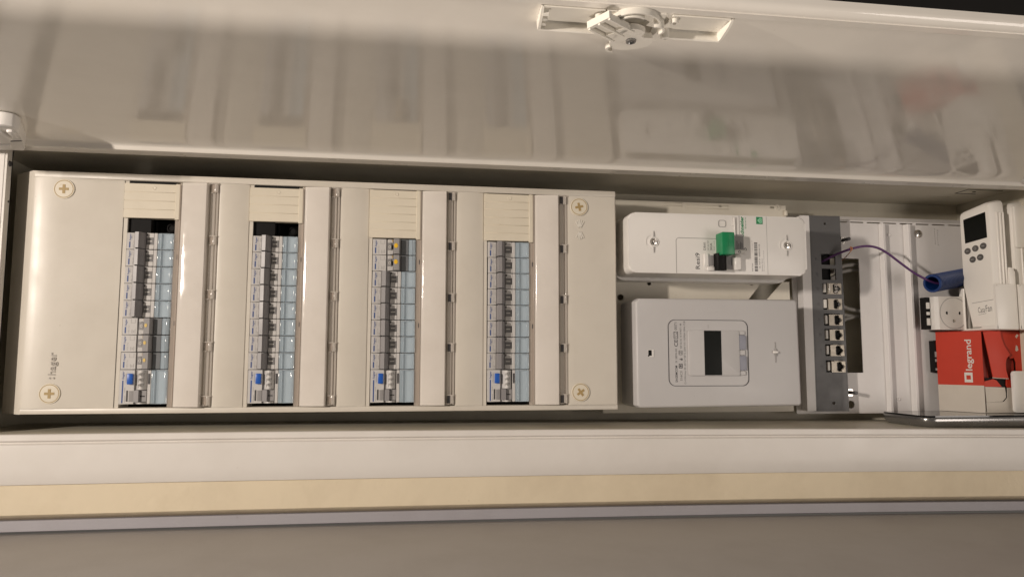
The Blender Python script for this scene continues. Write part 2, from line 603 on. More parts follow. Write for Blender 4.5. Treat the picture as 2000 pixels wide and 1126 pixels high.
# arm of the cam with two ribs
ax, av = Vector((-0.83, 0.56)), Vector((0.56, 0.83))
o2 = Vector((428.5, 290.0))


def armp(s, t):
    p = o2 + ax * s + av * t
    return (p.x, p.y)


b.prism([armp(6, -8.5), armp(29, -8.5), armp(29, 8.5), armp(6, 8.5)], 13, 15.5, fn=cfn)
for t in (-8.5, 0, 8.5):
    b.prism([armp(5, t - 0.8), armp(30, t - 0.8), armp(30, t + 0.8), armp(5, t + 0.8)], 15, 18.5, fn=cfn)
b.prism([armp(28.5, -9.5), armp(31, -9.5), armp(31, 9.5), armp(28.5, 9.5)], 12.5, 17.5, fn=cfn)
for t in (-4.2, 4.2):
    b.prism([armp(8, t - 3), armp(15, t - 3), armp(12.5, t + 3), armp(9, t + 3)], 15, 17.5, fn=cfn)
# little hook at the foot of the disc
hk = []
for i in range(11):
    a = rad(100 + 190 * i / 10)
    hk.append((421.5 + 4.6 * math.cos(a), 274.2 + 4.6 * math.sin(a)))
hk2 = [(421.5 + (p[0] - 421.5) * 0.62, 274.2 + (p[1] - 274.2) * 0.62) for p in reversed(hk)]
b.prism(hk + hk2, 13.5, 17.5, fn=cfn)
b.build('lock_cam', M['screwhead'], door)
b = MB().lathe(DW(432.2, 274.9, 9.3), (0, -sP, -cP), [(3.6, 0), (3.4, 1.6), (2.2, 2.0), (1.6, 0.8), (0.01, 0.6)], 18)
b.build('screw', M['alu'], door)

# hinge blocks
b = MB().prism([(-135, 72), (-58, 70), (-51, 66), (-50, 58), (-56, 44), (-66, 14), (-71, 3), (-135, 3)], 0.3, 13, fn=dfn, bev=2.2, seg=2)
b.prism([(-135, 66), (-66, 64), (-64, 40), (-72, 30), (-135, 30)], 12, 16, fn=dfn, bev=1.5, seg=2)
b.prism([(-60, 60), (-55, 60), (-57, 44), (-62, 44)], 12, 15.5, fn=dfn, bev=1.0, seg=2)
b.prism([(-135, 24), (-74, 22), (-78, 12), (-135, 12)], 12, 14.5, fn=dfn, bev=1.0, seg=2)
hb = b.build('hinge_block', M['white'], door)
MB().prism([(-70.5, 29), (-60, 31.5), (-60.4, 33), (-71, 30.5)], 12.2, 13.3, fn=dfn).build('joint', M['dark'], hb)
b = MB().prism([(978, 251), (992, 261), (1060, 262), (1060, 247), (984, 247)], -88, -62, bev=1.0, seg=1)
b.box(990, 994, -92, -86, 249, 258, 0.5)
b.build('hinge_block', M['white'], door)

# ================================================================== MOUNTING PLATES
mp = thing('mounting_plate', (640, 60, -20), 'beige perforated mounting plate behind the white main switch and the meter', 'plate')
b = MB().prism([(519, -17), (761.3, -17), (761.3, 143.3), (752.2, 143.2), (730.4, 120.2), (706, 120), (721.2, 138.2), (721.4, 145), (758.4, 149), (760, 240.2), (519, 240.2)],
               60, 62, holes=[circle(578.5, 138.3, 2.5), circle(542.4, 120.7, 3.9), circle(710.9, 139.8, 2.1),
                              rect(670.5, 674.5, 235.6, 238), rect(739, 745, 236, 238.2)])
b.build('plate', M['plate'], mp)
for (xa, xb, zc) in ((599, 622, 236), (628, 683, 234)):
    MB().box(xa, xb, 58.8, 60.2, zc - 1.4, zc - 0.4, 0.3).build('embossed_rib', M['plate'], mp)
    MB().box(xa, xb, 58.8, 60.2, zc + 2.6, zc + 3.4, 0.3).build('embossed_rib', M['plate'], mp)
MB().lathe((749, 60, 237.6), (0, -1, 0), [(4, 0), (3.4, 0.6), (1.2, 0.7), (1.0, 0.2)], 14).build('rivet', M['plate'], mp)
MB().box(757, 760.5, 56, 60, 226.5, 233.4, 0.8).build('lug', M['plate'], mp)
for zb in (30, 190):
    MB().box(540, 560, 62, 100, zb, zb + 14).build('spacer', M['plate'], mp)
    MB().box(700, 715, 62, 100, zb, zb + 14).build('spacer', M['plate'], mp)

ep = thing('equipment_plate', (930, 72, -18), 'white ribbed steel plate with cable cut-out behind the patch panel and sockets', 'plate')
holes = [rect(812, 865.5, 30, 176.5)]
sx = 832.0
while sx < 1012:
    holes.append(rect(sx, sx + 19.5, 223.4, 224.9))
    sx += 23.5
sx = 936.0
while sx < 1000:
    holes.append(rect(sx, sx + 17, -19.6, -18.6))
    sx += 21
for i in range(7):
    holes.append(circle(976.7, 218 - i * 3.15, 0.85, 6))
    holes.append(circle(980.8, 216.4 - i * 3.15, 0.85, 6))
holes.append(circle(846, -10, 5, 14))
b = MB().prism(rect(772, 1033, -21, 226.5), 72, 73.5, holes=holes)
b.prism([(72, 226.5), (78, 232.5), (79.2, 231.6), (73.5, 226.0)], 772, 1033, axis='X')
b.build('plate', M['steelplate'], ep)
for xr, hgt in ((895.5, 6.0), (930.5, 7.5)):
    b = MB().prism([(xr, 72.2), (xr + 1.2, 72 - hgt + 1), (xr + 2.0, 72 - hgt), (xr + 5.0, 72 - hgt), (xr + 5.8, 72 - hgt + 1), (xr + 6.4, 72.2)], -19, 222.5, axis='Z')
    b.build('rib', M['steelplate'], ep)
for (x, z) in ((909.6, 208.8), (912.2, -3.4)):
    b = MB()
    b.lathe((x, 72, z), (0, -1, 0), [(2.6, 0), (2.4, 0.9), (1.7, 1.0), (1.5, 0.3), (0.01, 0.3)], 14)
    b.build('rivet', M['steelplate'], ep)
sc = MB().lathe((951.3, 72, 211.3), (0, -1, 0), [(5.6, 0), (5.2, 1.2), (3.2, 2.2), (0.01, 2.4)], 18).build('screw', M['chrome'], ep)
b = MB().box(948.6, 954, 69.2, 69.8, 210.8, 211.8)
b.box(950.8, 951.8, 69.2, 69.8, 208.6, 214)
b.build('slot', M['dark'], sc)
for (x, z) in ((842.5, 199.4), (843.5, 5.2)):
    bo = MB().cyl((x, 72, z), (0, -1, 0), 5.2, 3.5, 6).build('bolt', M['chrome'], ep)
    MB().cyl((x, 68.6, z), (0, -1, 0), 2.3, 13, 12).build('stud', M['dark'], bo)

# ================================================================== DISTRIBUTION BOARD
bd = thing('distribution_board', (208, 30, -9), 'cream plastic distribution board cover with four columns of breakers', 'electrical board')
P = 124.3
Z0, Z1 = -9.0, 236.0
ZB, ZT = -3.4, 229.2


def crown(xa, xb, ya, ym, yb, n=8):
    """gentle bow between two x positions: list of (x,y)"""
    out = []
    for i in range(n + 1):
        t = i / n
        y = ya * (1 - t) ** 2 + 2 * ym * t * (1 - t) + yb * t * t
        out.append((xa + (xb - xa) * t, y))
    return out


shell = MB()


def face_strip(prof, za, zb):
    shell.sheet(prof, za, zb, 1, lambda z, x, y: (x, y, z))


# rims along the top and bottom, the full length
for (za, zb) in ((Z0, ZB), (ZT, Z1)):
    shell.box(-90, 519, -1.6, 26, za, zb, 0.8, 2)
# left end: slanted side and broad slightly domed face
face_strip([(-118, 32), (-115, 18), (-94, 1.2), (-91.5, -0.8), (-88, -1.9), (-80, -2.6)] + crown(-70, -4.2, -2.8, -1.6, 0.6), ZB, ZT)
face_strip([(-118, 32), (-115, 18), (-94, 1.2), (-91, -0.6), (-89.5, -1.2)], Z0, ZB)
face_strip([(-118, 32), (-115, 18), (-94, 1.2), (-91, -0.6), (-89.5, -1.2)], ZT, Z1)
shell.prism([(-118, 32), (-115, 18), (-94, 1.2), (-89.5, -1.2), (-89.5, 32)], Z0 - 0.02, Z0 + 0.4, axis='Z')
shell.prism([(-118, 32), (-115, 18), (-94, 1.2), (-89.5, -1.2), (-89.5, 32)], Z1 - 0.4, Z1 + 0.02, axis='Z')
for k in range(4):
    x = P * k
    xe = x + P - 4.2 if k < 3 else 518.2
    # floor of the flap bay and the plain face up to the next column
    face_strip([(x + 49.6, 30), (x + 49.6, 3.2), (x + 52.6, 3.2), (x + 52.8, 1.6), (x + 79.6, 1.6), (x + 80.0, 5.0), (x + 90.2, 5.0), (x + 90.4, -1.2)]
               + (crown(x + 92, xe, -1.5, -2.6, 0.7) if k < 3 else crown(x + 92, xe, -1.5, -2.4, -1.0)), ZB, ZT)
    face_strip([(xe, 0.6 if k < 3 else -1.0), (xe + 0.2 if k < 3 else 520.4, 3), (xe + 0.2 if k < 3 else 522, 32)], ZB, ZT)
    # narrow margin left of the modules
    face_strip([(x - 4.2, 1.4), (x + 0.1, 1.4), (x + 0.1, 30)], ZB, ZT)
face_strip([(518.2, -1.0), (520.4, 3), (522, 32)], Z0, ZB)
face_strip([(518.2, -1.0), (520.4, 3), (522, 32)], ZT, Z1)
cover = shell.build('cover', M['cream'], bd, ang=30)
# dark interior and rail seen through the gaps
b = MB().box(-88, 516, 44, 46, -6, 234)
b.build('rear_housing', M['black'], bd)
for (sxx, szz, rot) in ((-60.8, 217.5, 0), (-62.8, 11.3, 0), (476.5, 216.4, 12), (476.7, 10.3, 35)):
    s_ = MB().lathe((sxx, -2.2, szz), (0, -1, 0), [(10.2, -2.0), (10.2, 0.5), (9.8, 0.9), (9.2, 0.9), (9.0, 0.45), (8.6, 0.45), (8.4, 0.9), (0.01, 1.0)], 32).build('cover_screw', M['blank'], bd)
    MB().prism(circle(sxx, szz, 9.15, 32), -2.95, -2.7, holes=[circle(sxx, szz, 8.5, 32)]).build('groove_ring', M['ochre'], s_)
    b = MB()
    for a in (0, 90):
        b.box(-4.6, 4.6, -3.45 - a * 0.0006, -3.15, -1.25, 1.25, 0)
        ca, sa = math.cos(rad(90)), math.sin(rad(90))
        b.warp(lambda x, y, z: (x * ca - z * sa, y, x * sa + z * ca))
    cr, sr = math.cos(rad(rot)), math.sin(rad(rot))
    b.warp(lambda x, y, z: (sxx + x * cr - z * sr, y, szz + x * sr + z * cr))
    b.build('slot', M['ochre'], s_)
text('logo', 'hager', (-58.8, -3.1, 29.6), UPX, UPY, 22.4, 6.4, M['etch'], bd, bold=0.008)
b = MB()
for zc in (26.6,):
    for xc in (-59.8, -63.2):
        b.cyl((xc, -2.9, zc), (0, -1, 0), 0.95, 0.12, 10)
b.build('logo_dot', M['etch'], bd)
# embossed star of thin rays on the right end
b = MB()
for sgn in (1, -1):
    for k, a in enumerate((-26, -12, 0, 12, 26)):
        ln = 8.6 - abs(k - 2) * 0.5
        ca, sa = math.cos(rad(a)), math.sin(rad(a))
        w = 0.42
        p0 = (sa * 2.6, ca * 2.6)
        p1 = (sa * (2.6 + ln), ca * (2.6 + ln))
        b.prism([(477 + p0[0] - w * ca, 190.8 + sgn * (p0[1] + w * sa)), (477 + p0[0] + w * ca, 190.8 + sgn * (p0[1] - w * sa)),
                 (477 + p1[0] + w * ca * 1.8, 190.8 + sgn * (p1[1] - w * sa)), (477 + p1[0] - w * ca * 1.8, 190.8 + sgn * (p1[1] + w * sa))], -2.75, -2.0)
b.build('embossed_mark', M['screwhead'], bd)

# blanking plates, strips and clear flaps of each column
for k in range(4):
    x = P * k
    zb, zt = ((190.2, 226.4) if k < 2 else (176.0, 228.4))
    b = MB()
    n = 4 if k < 2 else 6
    h = (zt - zb) / n
    for i in range(n):
        b.box(x - 3.6, x + 48.6, -1.2, 3, zb + i * h + 0.12, zb + (i + 1) * h - 0.12, 0.28)
    b.box(x - 3.4, x + 48.4, -0.8, 8, zb + 0.3, zt - 0.3)
    b.box(x + 46.6, x + 51.2, -2.2, 2, zb - 1.2, zt + 0.4, 0.5)
    bp_ = b.build('blanking_plate', M['blank'], bd)
    MB().lathe((x + 25, -1.1, zt - h * 0.5), (0, -1, 0), [(2.2, 0), (2.0, 0.5), (1.5, 0.55), (1.2, 0.4), (0.01, 0.4)], 14).build('knob', M['blank'], bp_)
    if k < 2:
        MB().box(x + 1.0, x + 46.6, 0.9, 1.6, zt + 0.4, ZT - 0.1).build('slot', M['black'], bd)
        g = MB()
        g.box(x + 0.2, x + 47, 22, 44, 176, 191)
        g.build('gap_shade', M['black'], bd)  # black block fills the gap, its colour stands in for the shade
        s_ = MB().lathe((x + 38, 21, 183.5), (0, -1, 0), [(5.2, 0), (5.0, 2.5), (3.2, 3.6), (3.0, 2.4), (0.01, 2.4)], 18).build('screw', M['black'], bd)
        MB().box(x + 24, x + 25.2, 14, 22, 177, 190).build('rail_edge', M['black'], bd)
        MB().box(x + 0.15, x + 22, 4.5, 22, 176, 190.8).build('gap_shade', M['black'], bd)  # front black filler, shade of the gap put into its colour
    # smoked strip with two small slots
    b = MB().box(x + 46.9, x + 52.4, -0.6, 0.4, ZB + 0.4, zb - 1.5, 0.2)
    b.box(x + 51.2, x + 52.6, -2.8, 0.3, ZB + 0.4, ZT - 1, 0.3)
    st = b.build('strip', M['shade'], bd)
    b = MB()
    for zz in (150.5, 82):
        b.box(x + 50.2, x + 51.1, -0.9, -0.5, zz - 2.4, zz + 2.4)
    b.build('slot', M['dark'], st)
    # convex clear flap folded open over the face
    prof = [(x + 52.9, 1.2), (x + 53.0, -2.2), (x + 54.0, -3.8)]
    for i in range(11):
        t = i / 10
        prof.append((x + 54.8 + 23.6 * t, -4.2 - 3.0 * (1 - (1 - t) ** 2)))
    prof += [(x + 79.2, -6.4), (x + 79.6, -5.2), (x + 79.7, 1.2)]
    inner = [(p[0], p[1] + 1.3) for p in reversed(prof[2:-2])]
    b = MB()
    full = prof + [(x + 78.4, 1.2)] + inner + [(x + 54.2, 1.2)]
    b.prism(full, ZB + 0.8, ZT - 1.2, axis='Z')
    fl = b.build('clear_flap', M['flap'], bd, ang=42)
    # hinge rail: glassy bar with five clips
    b = MB().box(x + 81.2, x + 86.6, -1.5, 1.0, ZB + 1, ZT - 1, 0.6)
    b.box(x + 87.4, x + 89.6, -2.2, 2.0, ZB + 1, ZT - 1, 0.4)
    rl = b.build('hinge_rail', M['clear'], bd)
    for zc in (223.4, 168.2, 111.8, 58.2, 3.2):
        c_ = MB()
        c_.box(x + 80.6, x + 84.2, -3.2, 2, zc - 5.2, zc - 4.2, 0.2)
        c_.box(x + 80.6, x + 90.0, -3.4, 2, zc + 4.2, zc + 5.4, 0.2)
        c_.box(x + 85.4, x + 88.6, -4.0, 2, zc - 4.6, zc + 4.8, 0.8, 2)
        co = c_.build('clip', M['clear'], rl)
        d_ = MB().box(x + 81.8, x + 85.0, -2.4, -1.6, zc - 4.0, zc + 4.0)
        if k > 0:
            d_.box(x + 84.2, x + 85.2, -2.6, -1.6, zc - 3.0, zc + 3.0)
        d_.build('recess', M['shade'] if k < 2 else M['dark'], rl)


# ---------------------------------------------------------------- modules
def holder(o, za, zb, card, dark=False):
    """bluish clear label cover with its card"""
    MB().box(30.8, 46.2, 1.2, 6, za + 0.25, zb - 0.25).build('label_card', card, o)
    b = MB()
    b.box(31.0, 33.8, -1.6, 1.0, za + 0.35, zb - 0.35, 0.5, 2)
    b.box(33.9, 35.0, -2.6, 1.0, za + 0.35, zb - 0.35, 0.4)
    b.box(35.0, 43.2, -0.8, 0.6, za + 0.6, zb - 0.6, 0.2)
    b.box(43.2, 45.9, -2.2, 1.0, za + 0.35, zb - 0.35, 0.7, 2)
    b.box(35.0, 43.2, -2.0, 0.6, za + 0.35, za + 1.0, 0.2)
    b.box(35.0, 43.2, -2.0, 0.6, zb - 1.0, zb - 0.35, 0.2)
    b.build('label_cover', M['glass'], o)


def print_lines(name, o, rows, m, y=-0.14):
    """rows of small printed dashes: (x, z0, z1, w)"""
    b = MB()
    for (x, za, zb, w) in rows:
        b.box(x, x + w, y - 0.05, y + 0.05, za, zb)
    return b.build(name, m, o)


def breaker():
    o = thing('circuit_breaker', (0, 0, 0), 'x', 'circuit breaker')
    b = MB()
    b.box(0.3, 9.6, -0.1, 20, 0.2, 17.3, 0.3)
    b.box(9.6, 30.6, 2.0, 20, 0.2, 17.3, 0)
    b.box(30.6, 46.4, 6.0, 20, 0.2, 17.3, 0)
    b.build('body', M['mwhite'], o)
    b = MB()
    b.box(19.4, 27.0, -1.0, 2.2, 0.3, 5.2, 0.4)
    b.box(19.4, 27.0, -1.0, 2.2, 12.2, 17.2, 0.4)
    b.box(27.2, 30.6, -1.4, 2.2, 0.3, 17.2, 0.4)
    b.build('surround', M['mwhite'], o)
    b = MB().prism([(9.8, 2.2), (10.0, -7.6), (10.9, -8.8), (14.6, -9.8), (15.4, -9.2), (18.9, -2.0), (19.2, 2.2)], 0.8, 16.9, axis='Z')
    b.build('lever', M['lever'], o)
    w = MB().box(19.6, 26.8, -0.2, 2.2, 5.2, 12.2).build('window', M['lever2'], o)
    MB().box(20.6, 25.0, -0.5, -0.15, 8.3, 9.2).build('on_mark', M['clip'], w)
    MB().box(19.8, 21.0, -1.35, -0.9, 14.2, 16.4).build('pin', M['dark'], o)
    holder(o, 0.1, 17.4, M['card'])
    text('lettering', 'hager', (4.4, -0.1, 9.0), UPX, UPY, 7.4, 1.9, M['navy'], o, bold=0.02, shear=0.15)
    print_lines('logo_bar', o, [(2.6, 1.8, 8.0, 1.35)], M['navy'])
    text('lettering', 'MFS 716', (7.4, -0.1, 1.6), UPX, UPY, 7.0, 1.1, M['fade'], o)
    print_lines('printing', o, [(8.0, 1.6, 4.2, 0.6), (5.6, 11, 15.6, 0.35), (8.0, 10.6, 14.5, 0.35)], M['fade'])
    return o


def contactor(pale=False):
    """wider label, small window with yellow dot on its lever"""
    o = thing('switch_module', (0, 0, 0), 'x', 'switch module')
    b = MB()
    b.box(0.3, 14.6, -0.1, 20, 0.2, 17.3, 0.3)
    b.box(14.6, 30.4, 2.4, 20, 0.2, 17.3, 0)
    b.box(30.4, 46.4, 6.0, 20, 0.2, 17.3, 0)
    b.build('body', M['mwhite'], o)
    MB().box(14.7, 30.4, 1.2, 2.6, 0.3, 17.2).build('recess', M['mgrey'], o)
    b = MB()
    b.box(16.4, 22.2, -1.2, 1.6, 0.6, 5.2, 0.5)
    b.box(16.4, 22.2, -1.2, 1.6, 13.0, 17.0, 0.5)
    b.build('surround', M['mwhite'], o)
    w = MB().box(16.6, 20.0, 0.4, 1.4, 5.4, 12.8).build('window', M['mgrey'], o)
    MB().box(20.0, 21.8, 0.2, 1.3, 6.6, 11.2).build('slot', M['black'], w)
    MB().prism(circle(18.2, 9.0, 1.3, 12, 1.5), 0.1, 0.35, holes=[circle(18.2, 9.0, 0.75, 12, 0.95)]).build('off_mark', M['clip'], w)
    b = MB().prism([(22.3, 2.0), (22.6, -6.8), (23.2, -7.4), (28.2, -7.4), (28.8, -6.8), (30.0, 2.0)], 0.7, 16.8, axis='Z')
    lv = b.build('lever', M['mgrey'], o)
    MB().prism(circle(24.9, 9.4, 1.3 if pale else 2.0, 18, 1.9 if pale else 2.5), -7.75, -7.35).build('yellow_dot', M['ochre_dot'] if pale else M['yellow'], lv)
    MB().box(20.6, 22.0, -1.5, -1.1, 14.2, 16.6).build('pin', M['ochre'], o)
    MB().box(30.6, 38.4, -0.8, 3, 0.35, 17.15, 0.3).build('shutter', M['slate'], o)
    MB().box(38.4, 42.8, 0.4, 3, 0.35, 17.15, 0.2).build('label_card', M['mgrey'], o)
    b = MB().box(42.6, 45.9, -2.0, 3.0, 0.35, 17.15, 0.7, 2)
    b.box(38.6, 42.4, -1.2, 0.2, 0.5, 17.0, 0.2)
    b.build('label_cover', M['glass'], o)
    text('lettering', 'hager', (4.4, -0.1, 9.0), UPX, UPY, 7.4, 1.9, M['navy'], o, bold=0.02, shear=0.15)
    print_lines('logo_bar', o, [(2.6, 1.8, 8.0, 1.35)], M['navy'])
    text('lettering', 'MFS 716', (7.2, -0.1, 2.0), UPX, UPY, 7.6, 1.3, M['fade'], o)
    print_lines('printing', o, [(8.4, 12.0, 16.0, 0.3), (12.4, 12.0, 16.0, 0.3), (8.4, 12.0, 12.3, 4.0), (9.4, 1.8, 5.4, 0.5), (10.8, 2.2, 4.6, 0.5), (12.2, 1.8, 5.8, 0.5)], M['fade'])
    return o


def rcd():
    o = thing('residual_current_switch', (0, 0, 0), 'x', 'residual current switch')
    b = MB()
    b.box(0.3, 14.6, -0.1, 20, 0.3, 34.7, 0.3)
    b.box(14.6, 30.6, 2.4, 20, 0.3, 34.7, 0)
    b.box(30.6, 46.4, 6.0, 20, 0.3, 34.7, 0)
    b.build('body', M['mwhite'], o)
    MB().box(14.8, 28.0, 1.6, 2.6, 0.6, 34.4).build('recess', M['mgrey'], o)
    MB().box(8.2, 13.6, -3.4, 0, 20.2, 31.0, 0.8, 2).build('test_button', M['blue'], o)
    # rounded printed barrel
    prof = [(16.8, 2.2)]
    for i in range(9):
        t = i / 8
        prof.append((16.8 + 9.9 * t, 1.0 - 5.0 * math.sin(math.pi * t)))
    prof.append((26.7, 2.2))
    b = MB().prism(prof, 14.8, 34.2, axis='Z')
    b.prism(prof, 0.6, 2.2, axis='Z')
    ba = b.build('barrel', M['mwhite'], o)
    rows = []
    for i in range(6):
        for j in range(3):
            rows.append((19.2 + i * 1.0, 17 + j * 5.4 + (i * 1.7) % 2.2, 20.2 + j * 5.4 + (i * 2.3) % 2.0, 0.35))
    b = MB()
    for (x, za, zb, w_) in rows:
        yy = 1.0 - 5.0 * math.sin(math.pi * (x - 16.6) / 9.9)
        b.box(x, x + w_, yy - 0.5, yy + 0.4, za, zb)
    b.build('printing', M['fade'], ba)
    b = MB().box(27.6, 30.8, -1.4, 2.2, 0.5, 34.5, 0.4)
    b.build('surround', M['mwhite'], o)
    MB().box(28.0, 29.9, -1.8, -1.35, 20.4, 31.0, 0).build('slot', M['dark'], o)
    MB().box(7.4, 9.0, -0.3, -0.05, 3.0, 14.0).build('slot', M['dark'], o)
    MB().box(10.0, 14.4, -0.25, -0.05, 2.6, 13.6).build('printing', M['mgrey'], o)
    b = MB().prism([(15.2, 2.0), (15.4, -3.2), (20.2, -4.2), (21.0, -2.0), (21.0, 2.0)], 2.4, 14.2, axis='Z')
    b.build('lever', M['lever'], o)
    b = MB().box(21.0, 27.2, -1.2, 2.0, 2.6, 14.2, 0.4)
    w = b.build('window', M['mgrey'], o)
    MB().box(20.8, 25.4, -1.6, -1.15, 7.8, 8.7).build('on_mark', M['black'], w)
    holder(o, 0.1, 34.9, M['card'])
    text('lettering', 'hager', (4.6, -0.1, 25.2), UPX, UPY, 8.4, 2.0, M['navy'], o, bold=0.02, shear=0.15)
    print_lines('logo_bar', o, [(3.0, 1.4, 24.0, 1.3)], M['navy'])
    print_lines('printing', o, [(6.0, 2.0, 9.0, 0.4), (5.6, 12, 17, 0.4), (6.4, 22, 31, 0.4)], M['fade'])
    return o


protoA, protoB, protoC, protoR = breaker(), contactor(), contactor(True), rcd()
used = set()


def place(proto, x, z, label, group):
    o = proto if proto.name not in used else copy_tree(proto)
    used.add(proto.name)
    # every module sits a hair differently on its rail
    o.location = Vector((x + random.uniform(-0.25, 0.25), random.uniform(-0.35, 0.35), z)) * S
    o['label'] = label
    o['group'] = group


colname = ['leftmost column', 'second column from the left', 'third column from the left', 'rightmost column']
ordn = ['topmost', 'second from the top', 'third from the top', 'fourth from the top', 'fifth from the top', 'sixth from the top',
        'seventh from the top', 'eighth from the top']
for k in range(4):
    x = P * k + (0.5 if k < 3 else 0.8)
    place(protoR, x, 0, 'double-width switch with blue test button at the foot of the %s' % colname[k], 'residual current switches at the column feet')
    for j in range(8):
        z = 35 + 17.5 * (7 - j)
        isB = (k == 0 and j >= 5) or (k == 2 and j < 2)
        if isB:
            place(protoC if k == 0 else protoB, x, z, 'switch module with yellow dot, %s in the %s' % (ordn[j], colname[k]), 'yellow-dot switch modules')
        else:
            place(protoA, x, z, 'slim breaker with grey lever, %s in the %s' % (ordn[j], colname[k]), 'slim grey-lever circuit breakers')

# ================================================================== MAIN SWITCH
ms = thing('main_switch', (637, 72, 142), 'long white main switch with green slider and black rocker above the meter', 'main switch')
b = MB().prism(rrect(530.5, 744, 142.4, 210.6, 8, 6), -12, 59, bev=2.2, seg=3, front_only=True)
b.build('body', M['white'], ms, ang=35)
MB().prism(rrect(527, 748, 139, 213, 14, 6), 38, 59.8).build('base', M['white'], ms, ang=35)
# joint lines of the front: grooves as dark thin recessed rules
b = MB()
for (xa, xb, za, zb) in ((585.7, 586.3, 142.8, 179), (590, 659, 182.5, 183.2), (661.9, 662.5, 186, 210.2), (695.3, 695.6, 142.8, 210.2)):
    b.box(xa, xb, -12.15, -11.9, za, zb)
for (cx, cz, r, a0, a1) in ((590, 179, 4, 90, 180), (659, 186.2, 3.3, -90, 0)):
    for i in range(6):
        a = rad(a0 + (a1 - a0) * i / 6)
        a2 = rad(a0 + (a1 - a0) * (i + 1) / 6)
        p, q = (cx + r * math.cos(a), cz + r * math.sin(a)), (cx + r * math.cos(a2), cz + r * math.sin(a2))
        d = Vector((q[0] - p[0], q[1] - p[1])).normalized() * 0.3
        b.prism([(p[0] - d.y, p[1] + d.x), (p[0] + d.y, p[1] - d.x), (q[0] + d.y, q[1] - d.x), (q[0] - d.y, q[1] + d.x)], -12.15, -11.9)
b.build('joint', M['fade'], ms)
for (x, z) in ((559.8, 177.4), (720, 177.2)):
    s_ = MB().lathe((x, -12, z), (0, -1, 0), [(6.0, 0.02), (5.6, 0.9), (4.4, 0.9), (4.0, -1.5), (0.01, -1.5)], 24).build('screw_cup', M['white'], ms)
    MB().lathe((x, -13, z), (0, -1, 0), [(3.8, -0.3), (3.4, 0.8), (1.6, 1.2), (1.0, 0.4), (0.01, 0.2)], 16).build('screw', M['chrome'], s_)
    b = MB()
    b.prism([(x - 0.3, z + 6), (x + 0.9, z + 6), (x + 0.2, z + 12.2), (x - 0.2, z + 12.2)], -12.9, -12)
    b.prism([(x - 0.3, z - 6), (x + 0.9, z - 6), (x + 0.2, z - 12.2), (x - 0.2, z - 12.2)], -12.9, -12)
    b.build('slot', M['fade'], s_)
    n = 8
    arc = [(x - 1.5 + 8.2 * math.cos(rad(110 + 100 * i / n)), z + 8.2 * math.sin(rad(110 + 100 * i / n))) for i in range(n + 1)]
    arc2 = [(x - 1.5 + 7.6 * math.cos(rad(110 + 100 * i / n)), z + 7.6 * math.sin(rad(110 + 100 * i / n))) for i in range(n, -1, -1)]
    MB().prism(arc + arc2, -12.5, -12).build('embossed_arc', M['white'], s_)
MB().prism(rrect(636.8, 646, 196.4, 204.6, 2.4, 4), -12.5, -12, holes=[rrect(637.4, 645.4, 197, 204, 2.0, 4)]).build('embossed_square', M['fade'], ms)
# green slider with its white yoke
b = MB().box(633.0, 648.0, -30, -12, 162.5, 188, 1.4, 2)
gs = b.build('slider', M['green'], ms)
b = MB()
b.box(639.2, 639.6, -30.35, -29.9, 171, 178)
b.box(639.2, 642.2, -30.35, -29.9, 171, 171.4)
b.box(639.2, 642.2, -30.35, -29.9, 177.6, 178)
b.build('arrow_mark', M['greenprint'], gs)
b = MB()
b.box(633.2, 640.4, -18, -12, 164.4, 182, 0.8)
b.box(634.8, 667.2, -17, -12, 165.4, 170.2, 0.8)
b.box(655.2, 656.6, -14, -12, 186, 208, 0.3)
b.box(652.8, 657.6, -13.4, -12, 198, 200.2, 0.3)
b.build('yoke', M['white'], ms)
text('lettering', 'I', (637.0, -17.2, 166.6), UPX, UPY, 2.6, 0.5, M['ink'], ms)
MB().prism(circle(659.2, 167.8, 1.7, 14, 1.3), -17.2, -16.9, holes=[circle(659.2, 167.8, 1.2, 14, 0.8)]).build('off_mark', M['ink'], ms)
MB().box(656.4, 666.8, -12.2, -11.95, 170.4, 188.6).build('grey_label', M['mgrey'], ms)
print_lines('printing', ms, [(658.5, 172, 181, 0.6), (660.6, 172, 178, 0.6), (662.6, 172, 180, 0.6), (664.4, 173, 179, 0.6)], M['ink'], -12.3)
# rocker well
b = MB()
b.box(618, 662, -13.2, -12, 146.4, 165.2, 0.3)
b.box(618.2, 623.2, -15, -12, 150.6, 165.4, 0.6)
b.box(653.6, 661.2, -17.5, -12, 146.8, 164.4, 1.0)
b.box(621.4, 630.0, -15.0, -12, 145.8, 150.6, 0.6)
b.build('rocker_well', M['white'], ms)
MB().box(643.4, 652.4, -13.5, -13.1, 148.0, 163.0).build('grey_label', M['mgrey'], ms)
MB().prism(rrect(623.2, 629.2, 151.8, 163.2, 1.5, 3), -14.6, -13.0).build('grey_pad', M['mgrey'], ms)
b = MB().prism([(629.6, -13), (630.2, -20), (631.8, -21.4), (635, -21), (638.5, -22.6), (641, -21.6), (642.6, -18.5), (643.0, -13)], 146.2, 165.2, axis='Z')
b.build('rocker', M['black'], ms)
MB().box(650.4, 651.2, -13.7, -13.45, 152.5, 161).build('rule', M['ink'], ms)
text('lettering', 'ON', (648.6, -13.45, 153.5), UPX, UPY, 5.0, 1.4, M['ink'], ms)
text('lettering', 'Resi9', (613.6, -12, 147.8), UPX, UPY, 18.4, 5.0, M['ink'], ms, bold=0.008)
text('lettering', 'Schneider', (667.4, -12, 186.2), UPX, UPY, 23.4, 3.9, M['greenprint'], ms, bold=0.035)
text('lettering', 'Electric', (670.6, -12, 195.6), UPX, UPY, 13.2, 1.9, M['greenprint'], ms)
text('lettering', 'DB60', (621.0, -12, 169.4), UPX, UPY, 8.8, 2.6, M['ink'], ms)
